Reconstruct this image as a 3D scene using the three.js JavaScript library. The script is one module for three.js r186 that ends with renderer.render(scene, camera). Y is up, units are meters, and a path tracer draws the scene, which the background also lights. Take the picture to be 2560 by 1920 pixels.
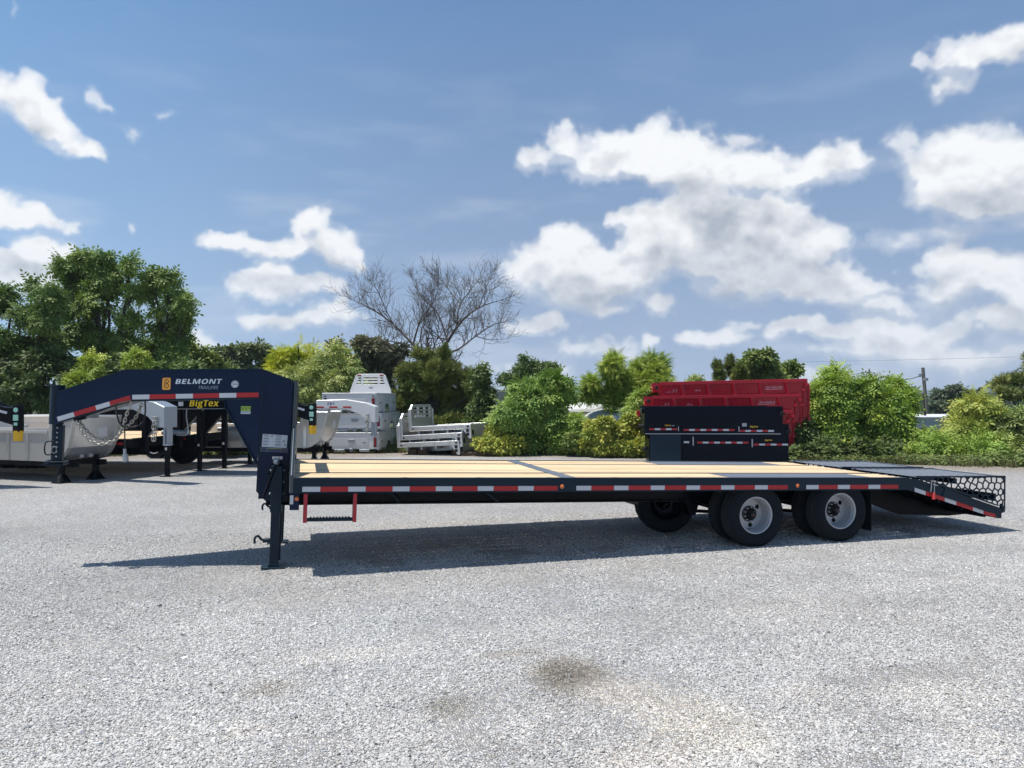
import * as THREE from 'three';
import { mergeGeometries } from 'three/addons/utils/BufferGeometryUtils.js';
import { RoundedBoxGeometry } from 'three/addons/geometries/RoundedBoxGeometry.js';

// ---------- camera, sky, sun, exposure ----------
const scene = new THREE.Scene();
const YAW = 0.2706, PITCH = 0.0197, ROLL = -0.004, EYE = new THREE.Vector3(0, 1.8098, 7.9398), FPX = 1874.83;
const camera = new THREE.PerspectiveCamera(2 * Math.atan(960 / FPX) * 180 / Math.PI, 4 / 3, 0.1, 6000);
camera.position.copy(EYE);
const FW = new THREE.Vector3(Math.sin(YAW) * Math.cos(PITCH), Math.sin(PITCH), -Math.cos(YAW) * Math.cos(PITCH));
const RT0 = new THREE.Vector3(Math.cos(YAW), 0, Math.sin(YAW)), UP0 = RT0.clone().cross(FW);
const RT = RT0.clone().multiplyScalar(Math.cos(ROLL)).addScaledVector(UP0, Math.sin(ROLL));
const UPV = UP0.clone().multiplyScalar(Math.cos(ROLL)).addScaledVector(RT0, -Math.sin(ROLL));
camera.quaternion.setFromRotationMatrix(new THREE.Matrix4().makeBasis(RT, UPV, FW.clone().negate()));
const renderer = new THREE.WebGLRenderer({ antialias: true });
renderer.toneMapping = THREE.LinearToneMapping;
renderer.toneMappingExposure = 1.06;
renderer.shadowMap.enabled = true;
const SUN = new THREE.Vector3(-0.34, 1, -0.035).normalize();
const sun = new THREE.DirectionalLight(new THREE.Color(1, 0.955, 0.88), 5.0);
sun.position.copy(SUN).multiplyScalar(60).add(new THREE.Vector3(4, 0, -8));
sun.target.position.set(4, 0, -8);
sun.castShadow = true; sun.shadow.mapSize.set(4096, 4096);
Object.assign(sun.shadow.camera, { left: -40, right: 40, top: 40, bottom: -40, near: 1, far: 150 });
scene.add(sun, sun.target);
const SKY_GAIN = 1.0;

// ---------- random numbers and noise ----------
function rng(seed) { let s = seed >>> 0; return () => { s = (s + 0x6d2b79f5) | 0; let t = Math.imul(s ^ (s >>> 15), 1 | s); t = (t + Math.imul(t ^ (t >>> 7), 61 | t)) ^ t; return ((t ^ (t >>> 14)) >>> 0) / 4294967296; }; }
function hash2(x, y) { let h = Math.imul(x | 0, 374761393) ^ Math.imul(y | 0, 668265263); h = Math.imul(h ^ (h >>> 13), 1274126177); return ((h ^ (h >>> 16)) >>> 0) / 4294967296; }
function vnoise(x, y) { const i = Math.floor(x), j = Math.floor(y); let u = x - i, v = y - j; u = u * u * (3 - 2 * u); v = v * v * (3 - 2 * v); const a = hash2(i, j), b = hash2(i + 1, j), c = hash2(i, j + 1), d = hash2(i + 1, j + 1); return a + (b - a) * u + (c - a) * v + (a - b - c + d) * u * v; }
function fbm(x, y, o = 4) { let s = 0, a = 0.5; for (let k = 0; k < o; k++) { s += a * vnoise(x, y); a *= 0.5; x = x * 2.03 + 17.3; y = y * 2.03 + 9.1; } return s / (1 - Math.pow(0.5, o)); }
const clamp = (x, a = 0, b = 1) => Math.min(b, Math.max(a, x)), lerp = (a, b, t) => a + (b - a) * t, sstep = (a, b, x) => { const t = clamp((x - a) / (b - a)); return t * t * (3 - 2 * t); };
const V = (x, y, z) => new THREE.Vector3(x, y, z);

// places: a direction of sight, a point at a distance along it, on the ground, or on a vertical plane z
const ray = (x, y) => FW.clone().addScaledVector(RT, (x - 1280) / FPX).addScaledVector(UPV, -(y - 960) / FPX);
const at = (x, y, depth) => ray(x, y).multiplyScalar(depth).add(EYE);
const gnd = (x, y) => { const d = ray(x, y); return d.multiplyScalar(-EYE.y / d.y).add(EYE); };
const onz = (x, y, z) => { const d = ray(x, y); return d.multiplyScalar((z - EYE.z) / d.z).add(EYE); };
const under = (x, depth) => { const p = at(x, 997, depth); p.y = 0; return p; };

// ---------- the sky: clear air with cumulus, as an equirectangular map ----------
{
  const W = 4096, H = 2048, data = new Float32Array(W * H * 4);
  const F = new Float32Array(W * H / 2);          // cloud field of the upper half, row 0 at the horizon
  const S = W / 360;                               // pixels a degree
  const blob = (az, el, ra, re, a) => {            // degrees; smooth bump added to the field
    const cx = ((az / 360 + 0.5) * W), cy = el * S, k = 1 / Math.max(0.2, Math.cos(el * Math.PI / 180)), rx = ra * S * k * 1.5, ry = re * S * 1.5;
    for (let y = Math.max(0, Math.floor(cy - ry)); y <= Math.min(H / 2 - 1, Math.ceil(cy + ry)); y++) for (let x = Math.floor(cx - rx); x <= Math.ceil(cx + rx); x++) {
      const d = ((x - cx) / rx) ** 2 + ((y - cy) / ry) ** 2; if (d >= 1) continue;
      const q = y * W + ((x % W) + W) % W, v = a * (1 - d) ** 2; F[q] = Math.sqrt(F[q] * F[q] + v * v + 0.9 * v * F[q]);
    }
  };
  const azel = (x, y) => { const d = ray(x, y).normalize(); return [Math.atan2(d.z, d.x) * 180 / Math.PI, Math.asin(d.y) * 180 / Math.PI]; };
  const D = 180 / Math.PI / FPX;
  const put = (list) => list.forEach(([x, y, rx, ry, a = 1]) => { const [az, el] = azel(x, y), c = 1 / Math.hypot(1, (x - 1280) / FPX); blob(az, el, rx * D * c, ry * D * c, a); });
  put([[5, 215, 40, 40, .7], [50, 195, 32, 36, .8], [30, 250, 65, 50, 1], [85, 290, 62, 40, 1], [135, 335, 60, 32, .9], [195, 383, 60, 20, .8], [238, 392, 18, 24, .6], [145, 262, 30, 13, .36], [258, 262, 22, 26, .34], [280, 290, 22, 14, .3], [340, 335, 20, 20, .25], [412, 278, 24, 10, .22], [20, 8, 12, 22, .3], [335, 560, 10, 18, .24]]);
  put([[0, 515, 40, 30, 1], [45, 545, 70, 24, .95], [105, 552, 50, 22, .8], [178, 568, 20, 20, .65], [112, 632, 55, 38, 1], [125, 670, 85, 45, 1.1], [45, 640, 48, 14, .7], [150, 710, 60, 40, .8], [60, 690, 50, 30, .6]]);
  put([[530, 592, 50, 26, 1], [600, 597, 55, 20, .9], [680, 622, 85, 28, 1.05], [790, 560, 42, 42, 1.05], [850, 618, 48, 50, 1], [750, 618, 75, 34, .9], [870, 650, 42, 32, .7]]);
  put([[668, 690, 52, 30, 1.05], [635, 718, 52, 30, .95], [720, 728, 75, 28, .9], [805, 720, 45, 22, .65], [650, 797, 44, 24, .9], [720, 802, 52, 20, .8], [790, 790, 55, 26, .9], [852, 772, 36, 34, 1.05], [885, 797, 42, 26, .8], [475, 852, 45, 28, .8], [510, 872, 70, 22, .6]]);
  put([[1340, 402, 36, 32, .62], [1400, 362, 32, 38, .8], [1480, 402, 65, 48, .95], [1560, 390, 80, 55, 1], [1650, 385, 110, 62, 1.1], [1740, 405, 110, 60, 1.05], [1840, 425, 85, 45, .95], [1920, 432, 70, 36, .85], [2090, 420, 75, 52, .95], [2000, 442, 70, 36, .85], [2130, 400, 36, 32, .7], [1860, 350, 40, 14, .4]]);
  put([[1750, 485, 70, 42, .85], [1800, 525, 95, 60, 1], [1640, 547, 85, 40, .95], [1545, 545, 26, 24, .7], [1700, 600, 130, 70, 1.1], [1850, 605, 130, 90, 1.1], [1945, 540, 80, 62, 1.05], [1995, 600, 75, 60, .95], [2060, 610, 50, 40, .7]]);
  put([[1412, 602, 62, 38, 1.1], [1380, 642, 95, 50, 1.05], [1325, 685, 75, 50, .95], [1450, 682, 125, 60, 1.05], [1560, 685, 115, 60, 1], [1625, 645, 105, 60, .95], [1450, 740, 115, 40, .9], [1505, 782, 62, 22, .75], [1645, 752, 46, 26, .75]]);
  put([[1850, 665, 115, 60, 1], [1950, 705, 125, 50, 1], [2062, 692, 92, 46, 1], [2132, 722, 75, 40, .9], [2180, 772, 62, 26, .65]]);
  put([[2400, 400, 130, 58, 1], [2480, 430, 140, 88, 1.15], [2580, 450, 100, 90, 1.1], [2430, 482, 110, 50, .95], [2480, 520, 60, 20, .6], [2262, 362, 30, 42, .45], [2450, 118, 82, 38, .9], [2545, 100, 65, 50, 1], [2400, 152, 52, 26, .8], [2312, 157, 20, 22, .5], [2372, 212, 46, 36, .6]]);
  put([[2330, 652, 52, 32, 1.05], [2382, 640, 42, 38, 1.1], [2462, 662, 62, 40, 1.1], [2400, 702, 115, 50, 1], [2500, 700, 65, 50, .95], [2525, 792, 85, 45, 1.05], [2590, 760, 70, 50, 1], [2470, 800, 60, 30, .8]]);
  put([[1950, 830, 44, 24, .85], [2005, 815, 44, 22, .9], [2080, 832, 62, 30, .9], [2160, 842, 82, 32, .9], [2252, 850, 92, 36, .95], [2335, 832, 55, 32, .95], [2200, 884, 160, 32, .85], [1800, 842, 85, 24, .8], [1742, 842, 44, 22, .7], [1345, 818, 64, 26, .95], [1370, 798, 28, 20, .8], [1500, 872, 125, 28, .55], [1620, 850, 28, 20, .75], [2450, 890, 160, 40, .7], [1870, 805, 40, 16, .55], [2150, 950, 200, 26, .5], [1350, 930, 120, 30, .4], [2350, 580, 130, 30, .36], [2300, 790, 110, 70, .4]]);
  const r = rng(5);                                 // the rest of the sky goes on in the same way
  const [azL] = azel(-150, 600), [azR] = azel(2710, 600);
  for (let k = 0; k < 34; k++) {
    const el = 3 + 34 * r() ** 1.7; let az = azR + r() * (360 - (azR - azL)); const n = 3 + Math.floor(r() * 7), s = 2 + r() * 3.2;
    for (let j = 0; j < n; j++) { const a = az + (r() - .5) * s * 3.4; blob(((a + 180) % 360 + 360) % 360 - 180, el + (r() - .5) * s * 0.8, s * (0.5 + r() * .6), s * (0.3 + r() * .4), 0.6 + r() * .5); }
  }
  const sample = (x, y) => { y = clamp(y, 0, H / 2 - 1.01); const i = Math.floor(x), j = Math.floor(y), u = x - i, v = y - j, a = ((i % W) + W) % W, b = (a + 1) % W; return lerp(lerp(F[j * W + a], F[j * W + b], u), lerp(F[(j + 1) * W + a], F[(j + 1) * W + b], u), v); };
  const CW = W / 16, CH = H / 32, near = new Uint8Array(CW * CH); for (let j = 0; j < H / 2; j++) for (let i = 0; i < W; i++) if (F[j * W + i] > .01) { const a = i >> 4, b = j >> 4; if (near[b * CW + a] !== 2) { near[b * CW + a] = 2; for (let v = -3; v <= 3; v++) for (let u = -3; u <= 3; u++) { const y = b + v, x = (a + u + CW) % CW; if (y >= 0 && y < CH && !near[y * CW + x]) near[y * CW + x] = 1; } } }
  const mean = [0, 0, 0]; let count = 0;
  for (let j = 0; j < H / 2; j++) {
    const el = (j + 0.5) / S, e = el / 90, ce = Math.cos(el * Math.PI / 180), se = Math.sin(el * Math.PI / 180);
    for (let i = 0; i < W; i++) {
      const az = (i + 0.5) / S - 180, a = az * Math.PI / 180, dx = ce * Math.cos(a), dz = ce * Math.sin(a), cosS = dx * SUN.x + se * SUN.y + dz * SUN.z;
      // air
      const t = Math.pow(clamp(el / 34), 0.62), left = 0.5 - 0.5 * dx / Math.max(0.15, ce) * ce;
      const zen = sstep(30, 75, el), zr = lerp(1, .52, zen); let R = lerp(0.44, 0.112, t) * zr, Gc = lerp(0.555, 0.242, t) * zr, B = lerp(0.72, 0.485, t) * zr;
      const glow = Math.pow(clamp(cosS), 10) * 0.22 + Math.pow(clamp(cosS), 60) * 0.9; const lf = lerp(0.95, 1.32, sstep(0.35, 0.78, left));
      R = R * lerp(1, lf, .42) + glow * .6 * 0.42; Gc = Gc * lerp(1, lf, .8) + glow * .6 * 0.55; B = B * (0.15 + lf * 0.85) + glow * .6 * 0.7;
      // thin veil, streaked level
      const cloudy = near[(j >> 4) * CW + (i >> 4)] > 0, veil = el > 32 ? 0 : sstep(0.48, 0.85, fbm(i * 0.012, j * 0.05, 4)) * sstep(30, 6, el) * 0.26;
      // cumulus
      let alpha = 0, lit = 0;
      if (cloudy) {
        const wx = (fbm(i * 0.03, j * 0.03, 4) - .5) * 30, wy = (fbm(i * 0.03 + 71, j * 0.03 + 33, 4) - .5) * 22, wx2 = (fbm(i * 0.13, j * 0.13, 3) - .5) * 8, wy2 = (fbm(i * 0.13 + 31, j * 0.13 + 7, 3) - .5) * 7;
        const f = sample(i + wx + wx2, j + wy + wy2);
        if (f > .02) {
          const n = fbm(i * 0.045 + 5, j * 0.06, 6), n2 = fbm(i * .17 + 11, j * .2 + 4, 4), up0 = sample(i + wx + wx2, j + wy + wy2 + 10), under = sstep(-.15, .25, up0 - f);
          const dens = f * 1.12 + (n - 0.5) * 0.85 * sstep(0, .35, f) + (n2 - .5) * .34 * sstep(0, .3, f), soft = lerp(.34, .95, under) * (.75 + .5 * fbm(i * .02 + 3, j * .02 + 60, 3));
          alpha = sstep(0.10, 0.10 + soft, dens) * (0.50 + 0.47 * sstep(.15, .85, f + (n - .5) * .4));
          alpha = Math.max(alpha, .42 * sstep(.03, .5, f * 1.05 + (n - .5) * .5 + (n2 - .5) * .2));
          const up = sample(i + wx - 3, j + wy + 13), up2 = sample(i + wx - 7, j + wy + 34), bn = fbm(i * 0.032 + 90, j * 0.045 + 12, 5), bill = 1 - Math.abs(2 * bn - 1) * 1.6;
          lit = clamp(1.12 - 0.28 * sstep(.05, 1, up) - 0.50 * sstep(.1, 1.1, up2) + (bill - .62) * 0.5 + (n2 - .5) * 0.30 + (n - .5) * .35);
        }
      }
      const cr = lerp(0.42, 0.92, lit), cg = lerp(0.465, 0.935, lit), cb = lerp(0.54, 0.955, lit);
      R = lerp(R, 0.72, veil); Gc = lerp(Gc, 0.77, veil); B = lerp(B, 0.86, veil);
      const air = 0.22 * sstep(16, 0, el);          // far clouds pale into the air
      const q = ((H / 2 + j) * W + i) * 4;
      data[q] = lerp(R, lerp(cr, R, air), alpha) * SKY_GAIN; data[q + 1] = lerp(Gc, lerp(cg, Gc, air), alpha) * SKY_GAIN; data[q + 2] = lerp(B, lerp(cb, B, air), alpha) * SKY_GAIN; data[q + 3] = 1;
      if (j < 30) { mean[0] += data[q]; mean[1] += data[q + 1]; mean[2] += data[q + 2]; count++; }
    }
  }
  for (let q = 0; q < W * H / 2; q++) { for (let c = 0; c < 3; c++) data[q * 4 + c] = mean[c] / count * 0.8; data[q * 4 + 3] = 1; }
  const sky = new THREE.DataTexture(data, W, H, THREE.RGBAFormat, THREE.FloatType);
  sky.mapping = THREE.EquirectangularReflectionMapping; sky.magFilter = THREE.LinearFilter; sky.needsUpdate = true;
  scene.background = sky; scene.environment = sky;
}

// ---------- building helpers ----------
const taken = new Map();
const tiny = (o) => { o.userData.kind = 'stuff'; return o; };
function numbered(n) { const k = taken.get(n) ?? 0; taken.set(n, k + 1); return k ? n + '_' + String(k).padStart(3, '0') : n; }
function tag(o, label, category, group, kind) { o.userData.label = label; if (category) o.userData.category = category; if (group) o.userData.group = group; if (kind) o.userData.kind = kind; return o; }
function thing(name, label, category, p = [0, 0, 0], turn = 0, group) { const o = new THREE.Group(); o.name = numbered(name); if (p.isVector3) o.position.copy(p); else o.position.set(...p); o.rotation.y = turn; scene.add(o); return tag(o, label, category, group); }
function plainGeo(g) { const h = g.index ? g.toNonIndexed() : g; for (const k of Object.keys(h.attributes)) if (!['position', 'normal', 'uv'].includes(k)) h.deleteAttribute(k); h.morphAttributes = {}; return h; }
const join = (gs) => mergeGeometries(gs.flat(9).map(plainGeo), false);
function mesh(name, gs, m, parent, label) { const o = new THREE.Mesh(Array.isArray(gs) ? join(gs) : gs, m); o.name = name; parent.add(o); if (label) o.userData.label = label; return o; }
const tinyMesh = (...a) => tiny(mesh(...a));
const box = (w, h, d, x = 0, y = 0, z = 0, rx = 0, ry = 0, rz = 0) => { const g = new THREE.BoxGeometry(w, h, d); if (rx) g.rotateX(rx); if (ry) g.rotateY(ry); if (rz) g.rotateZ(rz); return g.translate(x, y, z); };
const rbox = (w, h, d, x = 0, y = 0, z = 0, r = 0.006, rz = 0) => { const g = new RoundedBoxGeometry(w, h, d, 2, Math.min(r, w / 2.1, h / 2.1, d / 2.1)); if (rz) g.rotateZ(rz); return g.translate(x, y, z); };
const bounds = (x0, x1, y0, y1, z0, z1, r) => r ? rbox(x1 - x0, y1 - y0, z1 - z0, (x0 + x1) / 2, (y0 + y1) / 2, (z0 + z1) / 2, r) : box(x1 - x0, y1 - y0, z1 - z0, (x0 + x1) / 2, (y0 + y1) / 2, (z0 + z1) / 2);
function orient(g, a, b) { const d = b.clone().sub(a), q = new THREE.Quaternion().setFromUnitVectors(V(0, 1, 0), d.clone().normalize()); g.applyQuaternion(q); const c = a.clone().add(b).multiplyScalar(.5); return g.translate(c.x, c.y, c.z); }
const rod = (a, b, r0, r1 = r0, n = 8) => orient(new THREE.CylinderGeometry(r1, r0, a.distanceTo(b), n, 1), a, b);
function bar(a, b, w, h) { // rectangular section, h measured upright
  const d = b.clone().sub(a), L = d.length(); d.normalize(); const side = V(0, 1, 0).cross(d); if (side.length() < 1e-3) side.set(1, 0, 0); side.normalize(); const up = d.clone().cross(side);
  const g = new THREE.BoxGeometry(L, h, w); g.applyMatrix4(new THREE.Matrix4().makeBasis(d, up, side.clone().negate())); const c = a.clone().add(b).multiplyScalar(.5); return g.translate(c.x, c.y, c.z);
}
const hose = (pts, r, n = 24, k = 6) => new THREE.TubeGeometry(new THREE.CatmullRomCurve3(pts), n, r, k);
function poly(pts, z0, z1, holes = [], bevel = 0) { const s = new THREE.Shape(pts.map(([x, y]) => new THREE.Vector2(x, y))); for (const h of holes) s.holes.push(new THREE.Path(h.map(([x, y]) => new THREE.Vector2(x, y)))); const g = new THREE.ExtrudeGeometry(s, { depth: z1 - z0, bevelEnabled: bevel > 0, bevelSize: bevel, bevelThickness: bevel, bevelSegments: 1 }); return g.translate(0, 0, z0); }
const ring = (cx, cy, r, n = 16, ph = 0, sx = 1) => Array.from({ length: n }, (_, i) => [cx + sx * r * Math.cos(ph + i / n * 2 * Math.PI), cy + r * Math.sin(ph + i / n * 2 * Math.PI)]);
function lathe(profile, n = 32) { return new THREE.LatheGeometry(profile.map(([r, y]) => new THREE.Vector2(r, y)), n).rotateX(Math.PI / 2); } // axis along z

// ---------- materials ----------
function noiseMap(w, h, f, repeat, srgb) { const d = new Uint8Array(w * h * 4); for (let y = 0; y < h; y++) for (let x = 0; x < w; x++) { const c = f(x, y, w, h), q = (y * w + x) * 4; for (let k = 0; k < 3; k++) d[q + k] = clamp(Array.isArray(c) ? c[k] : c) * 255; d[q + 3] = 255; } const t = new THREE.DataTexture(d, w, h); t.wrapS = t.wrapT = THREE.RepeatWrapping; t.magFilter = THREE.LinearFilter; t.minFilter = THREE.LinearMipmapLinearFilter; if (repeat) t.repeat.set(...repeat); if (srgb) t.colorSpace = THREE.SRGBColorSpace; t.needsUpdate = true; return t; }
const dust = noiseMap(256, 256, (x, y) => 0.55 + 0.45 * fbm(x / 256 * 9, y / 256 * 9, 5));
const rgb = (r, g, b) => new THREE.Color().setRGB(r, g, b);
const std = (name, c, rough, metal = 0, extra = {}) => Object.assign(new THREE.MeshStandardMaterial({ color: c, roughness: rough, metalness: metal, ...extra }), { name });
const phys = (name, c, o) => Object.assign(new THREE.MeshPhysicalMaterial({ color: c, ...o }), { name });
const M = {
  navy: phys('navy paint', rgb(.0026, .0125, .043), { roughness: .5, specularIntensity: .32, clearcoat: .12, clearcoatRoughness: .2, roughnessMap: dust }),
  slate: phys('blue black paint', rgb(.007, .021, .036), { roughness: .5, specularIntensity: .35, clearcoat: .06, clearcoatRoughness: .3, roughnessMap: dust }),
  blueBlack: phys('blue tinted black paint', rgb(.0012, .0042, .0115), { roughness: .45, specularIntensity: .18, clearcoat: .04, roughnessMap: dust }),
  black: phys('black paint', rgb(.0022, .0035, .007), { roughness: .45, specularIntensity: .22, clearcoat: .05, clearcoatRoughness: .25, roughnessMap: dust }),
  tread: std('dark tread steel', rgb(.15, .175, .215), .55, .3, { roughnessMap: dust }),
  slat: std('worn slat steel', rgb(.34, .37, .42), .55, .3, { roughnessMap: dust }),
  red: phys('red paint', rgb(.42, .010, .027), { roughness: .4, specularIntensity: .5, clearcoat: .2, clearcoatRoughness: .2, roughnessMap: dust }),
  redTape: std('red reflective tape', rgb(.42, .008, .012), .4), whiteTape: std('white reflective tape', rgb(.55, .57, .60), .4),
  stepRed: std('red step tape', rgb(.40, .02, .035), .5),
  rubber: phys('tyre rubber', rgb(.0075, .0115, .0155), { roughness: .8, specularIntensity: .35 }), treadRubber: phys('dusty tread rubber', rgb(.030, .034, .038), { roughness: .9, specularIntensity: .3 }), silver: std('silver wheel paint', rgb(.40, .41, .43), .4, .35),
  hubDark: std('dark hub', rgb(.012, .011, .012), .4, .3), oil: std('red hub cap', rgb(.05, .012, .010), .3), nut: std('plated nut', rgb(.5, .5, .5), .3, .9),
  galv: std('galvanised steel', rgb(.36, .395, .43), .45, .55, { roughnessMap: dust }), chain: std('zinc chain', rgb(.42, .41, .37), .4, .7),
  alu: std('mill aluminium', rgb(.66, .66, .65), .28, .8), aluDull: std('dull aluminium', rgb(.52, .51, .48), .36, .55),
  white: phys('white paint', rgb(.67, .67, .665), { roughness: .35, clearcoat: .3, clearcoatRoughness: .2 }), offwhite: std('off white paint', rgb(.60, .598, .59), .5),
  yellow: std('yellow sleeve', rgb(.75, .42, .01), .5), lampRed: phys('red lens', rgb(.28, .006, .012), { roughness: .2, clearcoat: .6 }), amber: phys('amber lens', rgb(.7, .16, .03), { roughness: .2, clearcoat: .5 }),
  dark: std('dark recess', rgb(.006, .006, .007), .8), cord: std('black cable', rgb(.008, .008, .009), .5), steel: std('bare steel edge', rgb(.30, .33, .36), .35, .8),
  bark: std('bark', rgb(.07, .06, .05), .95), deadwood: std('dead wood', rgb(.125, .11, .10), .95), pole: std('weathered pole', rgb(.20, .18, .155), .95), wire: std('wire', rgb(.02, .02, .022), .6),
  block: std('grey timber', rgb(.16, .13, .10), .9), brown: std('brown timber', rgb(.09, .055, .035), .9),
};
M.rubber.side = THREE.FrontSide;
const wood = [0, 1, 2, 3].map((k) => { const map = noiseMap(1024, 64, (x, y) => { const s = k * 37.7, g = fbm(x / 1024 * 6 + s, y / 64 * 5 + s + 1.6 * fbm(x / 1024 * 4 + s, y / 64 * 1.5, 2), 4), fine = fbm(x / 1024 * 22 + s, y / 64 * 22, 3), knot = Math.max(0, 1 - Math.hypot((x - 300 - k * 150) / 16, (y - 18 - k * 8) / 6)); const v = 0.84 + 0.13 * g + 0.07 * fine - 0.30 * knot; return [0.945 * v, 0.845 * v - 0.02 * (1 - g), 0.70 * v - 0.05 * (1 - g)]; }, null, true); return std('pine deck board', rgb(.75 + k * .075, .735 + k * .07, .72 + k * .065), .75, 0, { map, bumpMap: map, bumpScale: .0015 }); });

// flat print: a canvas drawn in its own proportions
function print(w, h, draw, opts = {}) { const c = document.createElement('canvas'); c.width = w; c.height = h; const x = c.getContext('2d'); draw(x, w, h); const t = new THREE.CanvasTexture(c); t.colorSpace = THREE.SRGBColorSpace; return Object.assign(new THREE.MeshStandardMaterial({ map: t, roughness: .5, transparent: !!opts.clear, alphaTest: opts.clear ? .4 : 0 }), { name: 'printed decal' }); }
function slanted(x, text, px, py, size, color, skew = -.22, wide = 1, font = 'bold') { x.save(); x.setTransform(wide, 0, skew, 1, px, py); x.font = font + ' ' + size + 'px sans-serif'; x.fillStyle = color; x.fillText(text, 0, 0); x.restore(); }
// a thin plate whose front (+z before turning) bears the print; corner points bl, br, tl
function decal(name, m, bl, br, tl, parent, label) { const u = br.clone().sub(bl), v = tl.clone().sub(bl), w = u.clone().cross(v).normalize(), g = new THREE.PlaneGeometry(u.length(), v.length()); const c = bl.clone().addScaledVector(u, .5).addScaledVector(v, .5); g.applyMatrix4(new THREE.Matrix4().makeBasis(u.clone().normalize(), v.clone().normalize(), w)).translate(c.x + w.x * .003, c.y + w.y * .003, c.z + w.z * .003); return mesh(name, g, m, parent, label); }
const bigTexPrint = print(512, 128, (x) => slanted(x, 'BigTex', 30, 98, 104, '#f2c81c', -.2, 1.28), { clear: true });
const ebyPrint = print(256, 96, (x) => slanted(x, 'EBY', 26, 76, 78, '#2b3f78', -.2, 1.25), { clear: true });

// ---------- the ground ----------
const LOT_BACK = [[-70, -42], [-24, -27], [-9, -19.5], [0.7, -17.8], [4, -17.2], [7, -15.6], [9.2, -14.2], [11.5, -12.2], [14, -9.6], [17, -7.4], [21, -4.2], [27, 0], [40, 8], [70, 30]];
function lotBackZ(x) { for (let i = 1; i < LOT_BACK.length; i++) if (x <= LOT_BACK[i][0]) { const [a, b] = LOT_BACK[i - 1], [c, d] = LOT_BACK[i]; return lerp(b, d, (x - a) / (c - a)); } return 30; }
const PATCH = [[gnd(1430, 1690), .33, .25, [.52, .45, .35], .8], [gnd(1405, 1682), .16, .1, [.35, .3, .25], .5], [gnd(1555, 1732), .35, .12, [1.32, 1.24, 1.14], .8], [gnd(1760, 1815), .42, .26, [1.33, 1.27, 1.17], .9], [gnd(1650, 1770), .4, .1, [1.29, 1.21, 1.12], .6], [gnd(1130, 1768), .2, .1, [.66, .63, .52], .6], [gnd(680, 1722), .28, .1, [.74, .67, .58], .55], [gnd(870, 1640), .6, .1, [1.27, 1.24, 1.19], .6], [gnd(1270, 1636), .35, .05, [.72, .66, .58], .6], [gnd(1600, 1895), .3, .1, [1.32, 1.24, 1.17], .8], [gnd(1700, 1905), .15, .08, [1.32, 1.24, 1.17], .8], [gnd(2350, 1740), .4, .2, [1.27, 1.24, 1.19], .5], [gnd(2480, 1860), .3, .2, [1.27, 1.22, 1.17], .6], [gnd(620, 1832), .16, .05, [1.29, 1.21, 1.14], .6], [gnd(2000, 1730), .3, .08, [1.29, 1.22, 1.17], .5], [gnd(520, 1560), .7, .15, [1.26, 1.24, 1.22], .4]];
const TRACKS = [[1.6, -.10, .004], [2.9, .16, -.006], [4.1, -.22, .0], [-9.5, .05, .004]]; // lanes worn by wheels: z along x
function groundTint(x, z) { // dust, dirt and damp that lie on the stone: multiplier, and how bare of loose stones
  let v = 0.90 + 0.30 * (fbm(x * .3 + 4, z * .55, 4) - .5) - .07 * sstep(.60, .72, fbm(x * .16 + z * .05 + 3, z * .9 + x * .12, 3)) + 0.14 * (fbm(x * 1.7, z * 1.7 + 8, 3) - .5), warm = 0.045 * (fbm(x * .5 + 40, z * .5 + 3, 3) - .5), t = [v * (1 + warm), v, v * (1 - warm)], bare = sstep(.58, .72, fbm(x * .8 + 90, z * .9 + 11, 4)) * .5;
  for (const [p, rx, rz, c, k] of PATCH) { if (Math.abs(x - p.x) > rx * 1.6 || Math.abs(z - p.z) > rz * 3.2) continue; const nx = (fbm(x * 3.1 + 7, z * 3.1, 3) - .5) * .5, d = Math.hypot((x - p.x) / rx + nx, (z - p.z) / (rz * 2) + nx); const w = sstep(1.15, .35, d) * k; if (w > 0) { for (let i = 0; i < 3; i++) t[i] = lerp(t[i], c[i] * v, w); bare = Math.max(bare, w * (c[0] > 1 ? .6 : .95)); } }
  for (const [z0, b, c] of TRACKS) { const zc = z0 + b * x + c * x * x + .12 * (fbm(x * .6 + z0, 3, 2) - .5); for (const o of [-.85, .85]) { const w = sstep(.30, .10, Math.abs(z - zc - o)) * (.4 + .6 * fbm(x * .5 + o, z0, 2)); if (w > 0) { const g = 1 + .075 * w; t = [t[0] * g, t[1] * g * .997, t[2] * g * .99]; bare = Math.max(bare, .42 * w); } } }
  const zb = z - lotBackZ(x), edge = zb > 4 ? 0 : sstep(2.4, 0.2, zb + (fbm(x * .9, z * .9, 3) - .5) * 2); if (edge > 0) { const c = [.66, .55, .43]; for (let i = 0; i < 3; i++) t[i] = lerp(t[i], c[i], edge * .75); }
  return { t, bare };
}
const TILE = 1.8;
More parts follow.
